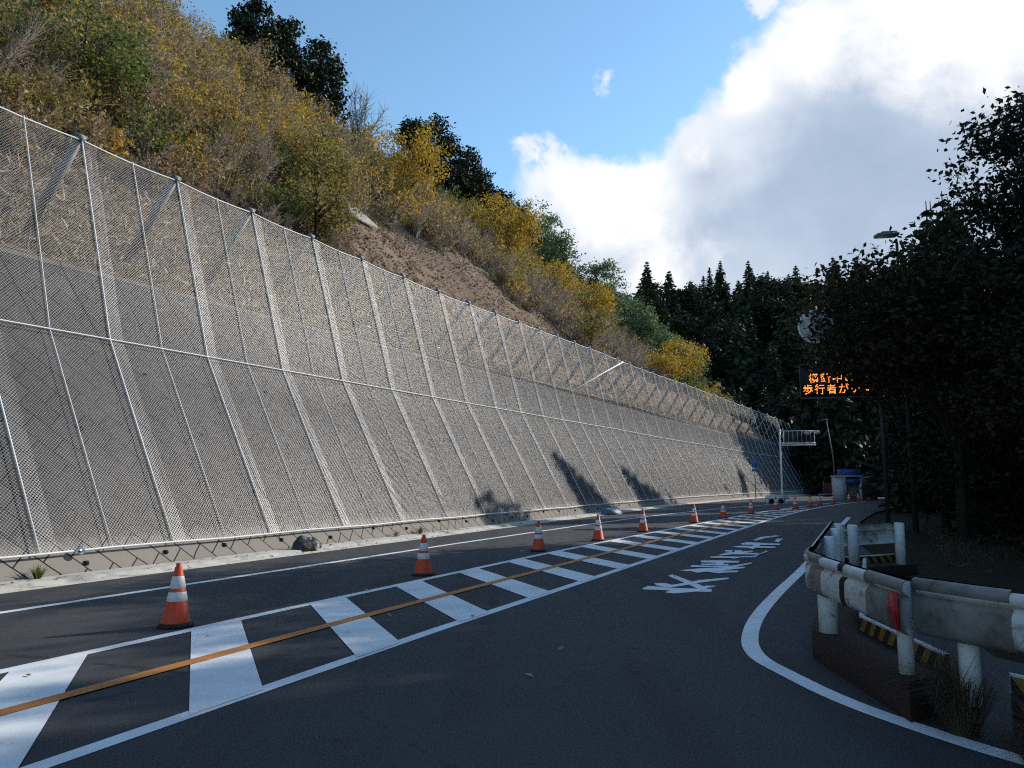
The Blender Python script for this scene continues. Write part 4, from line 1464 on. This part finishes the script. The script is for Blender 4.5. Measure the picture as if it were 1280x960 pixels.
# 2: rail that comes towards the viewer at the right edge
gr2 = thing('guardrail', 'white guardrail at the right edge of the picture with a grey flared end sleeve', 'guardrail')
p2 = [(2.81, 5.42), (2.955, 5.04), (3.18, 4.62), (3.5, 4.2), (3.95, 3.75), (4.6, 3.3), (5.6, 2.9)]
beam_geo(p2, 0.79, BEAM, -1).build('beam', M['rail_white'], gr2)
beam_geo([(2.80, 5.444), (2.955, 5.04), (3.07, 4.825)], 0.79, BEAM, -1, 1.10, 0.014).build('end_sleeve', M['rail_grey'], gr2)
for x, y in ((2.94, 5.20), (3.78, 4.05), (5.0, 3.2)):
    rail_post(gr2, x + 0.06, y + 0.02, 0.2, 0.90, 0.066)
# 3: far rail that turns off from the road
gr3 = thing('guardrail', 'short blue-white guardrail section between two white posts beyond the near rail', 'guardrail')
beam_geo(lin((5.62, 13.2), (6.95, 13.95), 3), 0.72, BEAM, 1).build('beam', M['rail_white'], gr3)
for x, y in ((5.75, 13.17), (6.85, 13.80)):
    rail_post(gr3, x, y, 0.15, 0.90, 0.085)

# kerbs under the rails: rusty face, hazard tape board along the back
def kerb(label, front, back, z1):
    k = thing('kerb_box', label, 'kerb')
    F_, B_ = np.array(front), np.array(back)
    n = len(F_)
    g = Geo()
    zz = lambda P, z: np.c_[P, np.full(len(P), z)]
    g.grid(np.stack([zz(F_, 0.0), zz(F_, z1), zz(B_, z1), zz(B_, 0.0)], 1))
    for e in (0, -1):
        g.add([(*F_[e], 0), (*F_[e], z1), (*B_[e], z1), (*B_[e], 0)], [(0, 1, 2, 3) if e == 0 else (3, 2, 1, 0)])
    g.build('body', M['rust'], k)
    T = B_ - F_
    T /= np.linalg.norm(T, axis=1)[:, None]
    A = B_ - T * 0.05
    Ln = np.concatenate([[0], np.cumsum(np.linalg.norm(np.diff(A, axis=0), axis=1))])
    g = Geo()
    P = np.stack([zz(A, z1 + 0.002), zz(A, z1 + 0.12)], 1)
    UV = np.stack([np.stack([Ln, 0 * Ln], 1), np.stack([Ln, 0 * Ln + 0.12], 1)], 1)
    g.grid(P, uv=UV)
    g.build('hazard_board', M['tape'], k)
    g = Geo()
    g.grid(np.stack([zz(A - T * 0.004, z1 + 0.1205), zz(A - T * 0.004, z1 + 0.135), zz(A + T * 0.05, z1 + 0.135), zz(A + T * 0.05, z1)], 1))
    g.build('board_edge', M['rail_white'], k)
    return k


kerb('rusty dark red kerb with black and yellow tape under the near guardrail', [(2.73, 5.50), (2.80, 7.4), (3.1, 8.1), (5.3, 12.9)], [(3.16, 5.75), (3.26, 7.3), (3.55, 7.95), (5.7, 12.6)], KZ)
kerb('rusty kerb with black and yellow tape under the guardrail at the right edge', [(3.05, 4.75), (3.3, 4.3), (3.75, 3.75), (4.5, 3.2), (5.5, 2.8)], [(3.30, 5.30), (3.62, 4.6), (4.05, 4.1), (4.75, 3.6), (5.7, 3.2)], 0.25)
kerb('dark kerb with striped tape under the short far guardrail', [(5.5, 12.95), (7.1, 13.75)], [(5.3, 13.5), (6.95, 14.3)], 0.18)

rg = np.random.default_rng(51)
grass_tuft('dry_grass', 'brown dry grass tuft in the gap between the two near guardrails', (2.95, 5.28, 0.0), 0.62, 800, rg, M['straw_dark'], 'grass tuft', spread=0.9, wid=0.0025)
grass_tuft('dry_grass', 'low sprawling dry grass at the lower right corner of the kerb', (3.05, 4.62, 0.0), 0.40, 420, rg, M['straw_dark'], 'grass tuft', spread=1.7, wid=0.0025)
grass_tuft('dry_grass', 'thin dry grass growing behind the end post of the near guardrail', (3.05, 5.7, 0.0), 0.55, 260, rg, M['straw_dark'], 'grass tuft', spread=0.8, wid=0.0025)

# ------------------------------------------------------------------ signs, lamps and small things
def glyph_dots(text, cols_n=15):
    """rows of dots (x, y in em) for characters of the built-in font"""
    out = []
    for ci, ch in enumerate(text):
        cu = bpy.data.curves.new('glyph', 'FONT')
        cu.body = ch
        ob = bpy.data.objects.new('glyph', cu)
        col.objects.link(ob)
        dg = bpy.context.evaluated_depsgraph_get()
        ev = ob.evaluated_get(dg)
        me = ev.to_mesh()
        me.calc_loop_triangles()
        V = np.array([v.co[:2] for v in me.vertices]).reshape(-1, 2)
        Tt = np.array([t.vertices[:] for t in me.loop_triangles]).reshape(-1, 3)
        ev.to_mesh_clear()
        col.objects.unlink(ob)
        bpy.data.objects.remove(ob)
        bpy.data.curves.remove(cu)
        pts = []
        if len(Tt):
            A, B, C = V[Tt[:, 0]], V[Tt[:, 1]], V[Tt[:, 2]]
            for iy in range(cols_n):
                for ix in range(cols_n):
                    p = np.array([(ix + 0.5) / cols_n * 0.98, -0.10 + (iy + 0.5) / cols_n * 0.98])
                    d1 = (B[:, 0] - A[:, 0]) * (p[1] - A[:, 1]) - (B[:, 1] - A[:, 1]) * (p[0] - A[:, 0])
                    d2 = (C[:, 0] - B[:, 0]) * (p[1] - B[:, 1]) - (C[:, 1] - B[:, 1]) * (p[0] - B[:, 0])
                    d3 = (A[:, 0] - C[:, 0]) * (p[1] - C[:, 1]) - (A[:, 1] - C[:, 1]) * (p[0] - C[:, 0])
                    ins = ((d1 >= 0) & (d2 >= 0) & (d3 >= 0)) | ((d1 <= 0) & (d2 <= 0) & (d3 <= 0))
                    if ins.any():
                        pts.append((ix, iy))
        out.append(pts)
    return out


mb = thing('message_board', 'black electronic message board with orange lit characters, half hidden by leaves', 'message board', (13.75, 31.4, 0), R(-14))
g = Geo()
g.box((-0.2, 0.12, 5.72), (3.1, 0.22, 1.35))
g.build('housing', M['black_metal'], mb)
g = Geo()
g.box((-0.2, -0.08, 5.02), (3.1, 0.16, 0.03))
g.box((-0.2, -0.08, 6.42), (3.1, 0.16, 0.03))
g.build('rim', M['galv_dark'], mb)
em = 0.40
for row, (txt, x0, z0) in enumerate((('横断中の', -1.42, 5.66), ('歩行者がいる', -1.66, 5.20))):
    for ci, dots in enumerate(glyph_dots(txt)):
        g = Geo()
        for ix, iy in dots:
            px = em / 15
            cx = x0 + ci * 0.46 + ix * px
            cz = z0 + iy * px * 1.08
            h = px * 0.44
            g.add([(cx - h, -0.004, cz - h), (cx + h, -0.004, cz - h), (cx + h, -0.004, cz + h), (cx - h, -0.004, cz + h)], [(0, 1, 2, 3)])
        g.build('lit_character', M['led'], mb)
g = Geo()
g.tube([(4.6, 0.5, -0.2), (4.6, 0.5, 6.5)], 0.14, 10)
g.tube([(4.6, 0.45, 5.4), (-1.6, 0.30, 5.4)], 0.07, 8)
g.tube([(4.6, 0.45, 6.2), (-1.6, 0.30, 6.2)], 0.07, 8)
g.build('pole', M['dark_steel'], mb)

rs = thing('round_sign', 'round pale grey sign plate half covered by leaves above the message board', 'round sign', (9.9, 24.6, 0), R(-12))
g = Geo()
a = [2 * math.pi * i / 32 for i in range(32)]
V = [(0.55 * math.cos(k), y, 6.62 + 0.55 * math.sin(k)) for y in (0.0, 0.03) for k in a]
g.add(V, [tuple(range(32)), tuple(range(63, 31, -1))] + [(i, i + 32, (i + 1) % 32 + 32, (i + 1) % 32) for i in range(32)])
g.build('plate', M['white_panel'], rs)
g = Geo()
V = [(r * math.cos(k), -0.012, 6.62 + r * math.sin(k)) for r in (0.50, 0.56) for k in a] + [(r * math.cos(k), 0.035, 6.62 + r * math.sin(k)) for r in (0.50, 0.56) for k in a]
F = [(i, (i + 1) % 32, (i + 1) % 32 + 32, i + 32) for i in range(32)] + [(i + 32, (i + 1) % 32 + 32, (i + 1) % 32 + 96, i + 96) for i in range(32)]
g.add(V, F)
g.build('rim', M['galv'], rs)
g = Geo()
g.tube([(1.9, 0.25, 0), (1.9, 0.25, 7.2)], 0.07, 10)
g.tube([(1.9, 0.22, 6.8), (-0.2, 0.08, 6.8)], 0.03, 8)
g.tube([(1.9, 0.22, 6.4), (-0.2, 0.08, 6.4)], 0.03, 8)
g.build('pole', M['dark_steel'], rs)

sl_ = thing('street_lamp', 'street lamp with flat rectangular head rising out of the dark trees', 'street lamp', (13.05, 25.2, 0), 0)
g = Geo()
g.tube([(0, 0, 0), (0, 0, 6), (-0.03, 0, 9.75)], [0.09, 0.07, 0.045], 10)
g.build('pole', M['dark_steel'], sl_)
g = Geo()
g.box((-0.36, 0, 9.88), (0.72, 0.34, 0.10), 0, 0, ('Y', R(-3)))
g.box((-0.30, 0, 9.965), (0.50, 0.24, 0.06), 0, 0, ('Y', R(-3)))
g.build('lamp_head', M['galv_dark'], sl_)
g = Geo()
g.box((-0.40, 0, 9.822), (0.52, 0.26, 0.02), 0, 0, ('Y', R(-3)))
g.build('lamp_glass', M['white_panel'], sl_)

# frame sign on one pole at the far end of the wall
gp = W(72.6, -1.1, 0)
fs = thing('frame_sign', 'tall steel pole carrying a sideways sign frame at the far end of the wall', 'sign frame', tuple(gp), R(-8))
g = Geo()
g.tube([(0, 0, -0.1), (0, 0, 6.6)], 0.085, 10)
g.build('pole', M['galv'], fs)
g = Geo()
for z in (5.05, 5.25, 6.45):
    g.tube([(0.12, -0.1, z), (3.35, -0.1, z)], 0.055 if z < 6 else 0.03, 8)
for x in (0.35, 3.25):
    g.tube([(x, -0.1, 5.05), (x, -0.1, 6.45)], 0.045, 8)
for x in np.arange(0.8, 3.2, 0.42):
    g.tube([(x, -0.1, 5.25), (x, -0.1, 6.45)], 0.012, 5)
g.build('frame', M['galv'], fs)
g = Geo()
g.box((1.8, 0.06, 5.85), (2.8, 0.06, 1.1))
g.build('panel', M['black_metal'], fs)
g = Geo()
g.box((3.42, -0.1, 6.3), (0.32, 0.3, 0.36))
g.tube([(3.6, -0.1, 6.3), (3.75, -0.12, 6.3)], [0.12, 0.16], 10)
g.build('lamp_box', M['white_panel'], fs)

sp = W(63.5, -1.15, 0)
ss_ = thing('sign_post', 'thin post with a small blue sign before the far end of the wall', 'sign', tuple(sp), R(-20))
g = Geo()
g.tube([(0, 0, -0.05), (0, 0, 3.25)], 0.04, 8)
g.build('post', M['galv_dark'], ss_)
g = Geo()
g.box((0, -0.06, 3.0), (0.5, 0.03, 0.5))
g.box((0, -0.045, 2.5), (0.5, 0.03, 0.22))
g.build('sign_plate', M['sign_blue'], ss_)

tr = thing('trestle', 'low white road barrier block with dark openings in front of the dark wall end', 'barrier', (18.35, 53.8, 0), R(-6))
g = Geo()
g.box((0, 0, 0.43), (1.5, 0.5, 0.16))
g.box((0, 0, 0.56), (1.3, 0.4, 0.09))
for x in (-0.66, -0.05, 0.62):
    g.box((x, 0, 0.18), (0.16, 0.5, 0.34))
g.build('body', M['post_white'], tr)
g = Geo()
for x in (-0.36, 0.28):
    g.tube([(x, -0.12, 0.19), (x, 0.12, 0.19)], 0.17, 14)
g.build('opening_dark', M['rubber'], tr)  # black cylinders put in for the dark inside the openings

hut = thing('roadside_hut', 'small white hut with blue roof sheet and open dark front', 'hut', (26.6, 61.6, 0), R(-12))
g = Geo()
g.box((-0.55, -0.8, 0.95), (0.75, 0.06, 1.9))
g.box((-0.92, 0.0, 0.95), (0.06, 1.6, 1.9))
g.box((0.92, 0.0, 0.95), (0.06, 1.6, 1.9))
g.box((0, 0.8, 0.95), (1.9, 0.06, 1.9))
g.build('wall', M['white_panel'], hut)
g = Geo()
g.box((0.05, 0, 1.95), (2.1, 1.9, 0.09))
g.build('roof', M['white_panel'], hut)
g = Geo()
g.box((0.25, 0.1, 2.25), (1.5, 1.5, 0.48))
g.build('tarpaulin', M['blue'], hut)
g = Geo()
g.box((0.36, -0.76, 1.55), (1.05, 0.04, 0.35))
g.build('blue_panel', M['blue'], hut)

lp = thing('lamp_pole', 'thin tall pole with a small lamp above the blue roofed hut', 'lamp pole', (27.0, 64.5, 0), 0)
g = Geo()
g.tube([(0, 0, 0), (-0.15, 0, 3.5), (-0.55, 0, 6.6)], [0.06, 0.05, 0.035], 8)
g.build('pole', M['galv_dark'], lp)
g = Geo()
g.box((-0.72, 0, 6.66), (0.5, 0.25, 0.1))
g.build('lamp_head', M['galv_dark'], lp)

ob = thing('boulder', 'rounded grey boulder beside the blue roofed hut', 'boulder', (29.3, 64.5, 0))
g = Geo()
nn, mm = 12, 20
P_ = np.zeros((nn, mm + 1, 3))
for i in range(nn):
    for j in range(mm + 1):
        a1, a2 = math.pi / 2 * i / (nn - 1), 2 * math.pi * (j % mm) / mm
        r = 1 + 0.25 * (float(vnoise(np.array(3 + 2 * math.cos(a2) * math.cos(a1)), np.array(3 + 2 * math.sin(a2) + i * 0.3), 4)) - 0.5)
        P_[i, j] = (1.0 * r * math.cos(a1) * math.cos(a2), 0.9 * r * math.cos(a1) * math.sin(a2), 2.0 * r * math.sin(a1))
g.grid(P_, flip=True)
g.build('rock', M['dark_rock'], ob, smooth=True)

rf = thing('site_fence', 'dark red hoarding in deep shade behind the far cones', 'hoarding', (33.5, 70.0, 0), R(-25))
g = Geo()
for i in range(5):
    g.box((-4 + 2 * i, 0, 0.75), (1.96, 0.05, 1.3))
g.build('board', M['dark_red'], rf)
g = Geo()
for i in range(6):
    g.tube([(-5 + 2 * i, 0.05, 0), (-5 + 2 * i, 0.05, 1.5)], 0.03, 6)
g.build('stakes', M['galv_dark'], rf)


def lump(name, label, loc, size, mats, rg, rz=0.0, cat='bag'):
    t = thing(name, label, cat, loc, rz)
    nn, mm = 12, 22
    for k, (m, sc, offx) in enumerate(mats):
        g = Geo()
        P_ = np.zeros((nn, mm + 1, 3))
        ph = rg.uniform(0, 50)
        for i in range(nn):
            for j in range(mm + 1):
                a1, a2 = math.pi / 2 * i / (nn - 1), 2 * math.pi * (j % mm) / mm
                x, y, z = math.cos(a1) * math.cos(a2), math.cos(a1) * math.sin(a2), math.sin(a1)
                r = 1 + 0.55 * (float(vnoise(np.array(ph + 2.2 * x + z), np.array(ph + 2.2 * y - z), 6)) - 0.5)
                P_[i, j] = (x * r * size[0] * sc + offx, y * r * size[1] * sc, z * r * size[2] * sc)
        g.grid(P_, flip=True)
        g.build('overlay' if k else 'bag_body', M[m], t, smooth=True)  # second lump only carries the painted highlight of the bag
    return t


lump('rubbish_bag', 'black bundle with a painted grey highlight lying against the wall foot', tuple(W(6.75, -0.33, 0.06)), (0.34, 0.20, 0.27), [('bag', 1.0, 0.0), ('bag_highlight', 0.78, 0.11)], rg, rot_at(6.7) + R(62))
lump('rubbish_bag', 'blue-grey bundle lying in the gutter under the tree shadows', tuple(W(28.3, -0.9, 0.01)), (0.6, 0.3, 0.28), [('bag_blue', 1.0, 0.0)], rg, rot_at(28) + R(62))

# pale concrete slab on the slope and a pale rock on top of the wall
t = thing('concrete_slab', 'pale triangular concrete slab lying on the bare soil above the net', 'slab', on_hill(27.8, 14.1, 0.12), rot_at(28.2))
g = Geo()
sl0 = 0.93
top = [(-1.6, -0.15), (1.9, -0.06), (1.1, 0.14), (-0.8, 0.50), (-1.5, 0.46)]
sl0 = 1.9
V = [(-(b) , a, sl0 * b + dz) for dz in (0.0, 0.2) for a, b in top]
n = len(top)
g.add(V, [tuple(range(n)), tuple(range(2 * n - 1, n - 1, -1))] + [(i, i + n, (i + 1) % n + n, (i + 1) % n) for i in range(n)])
g.build('slab', M['grey_slab'], t)
t = lump('rock', 'pale rock resting on top of the wall behind the net under the brace', tuple(W(41.5, 3.9, wall_h(41.5) + 0.1)), (0.5, 0.35, 0.45), [('rock', 1.0, 0.0)], rg, 0.3, 'rock')
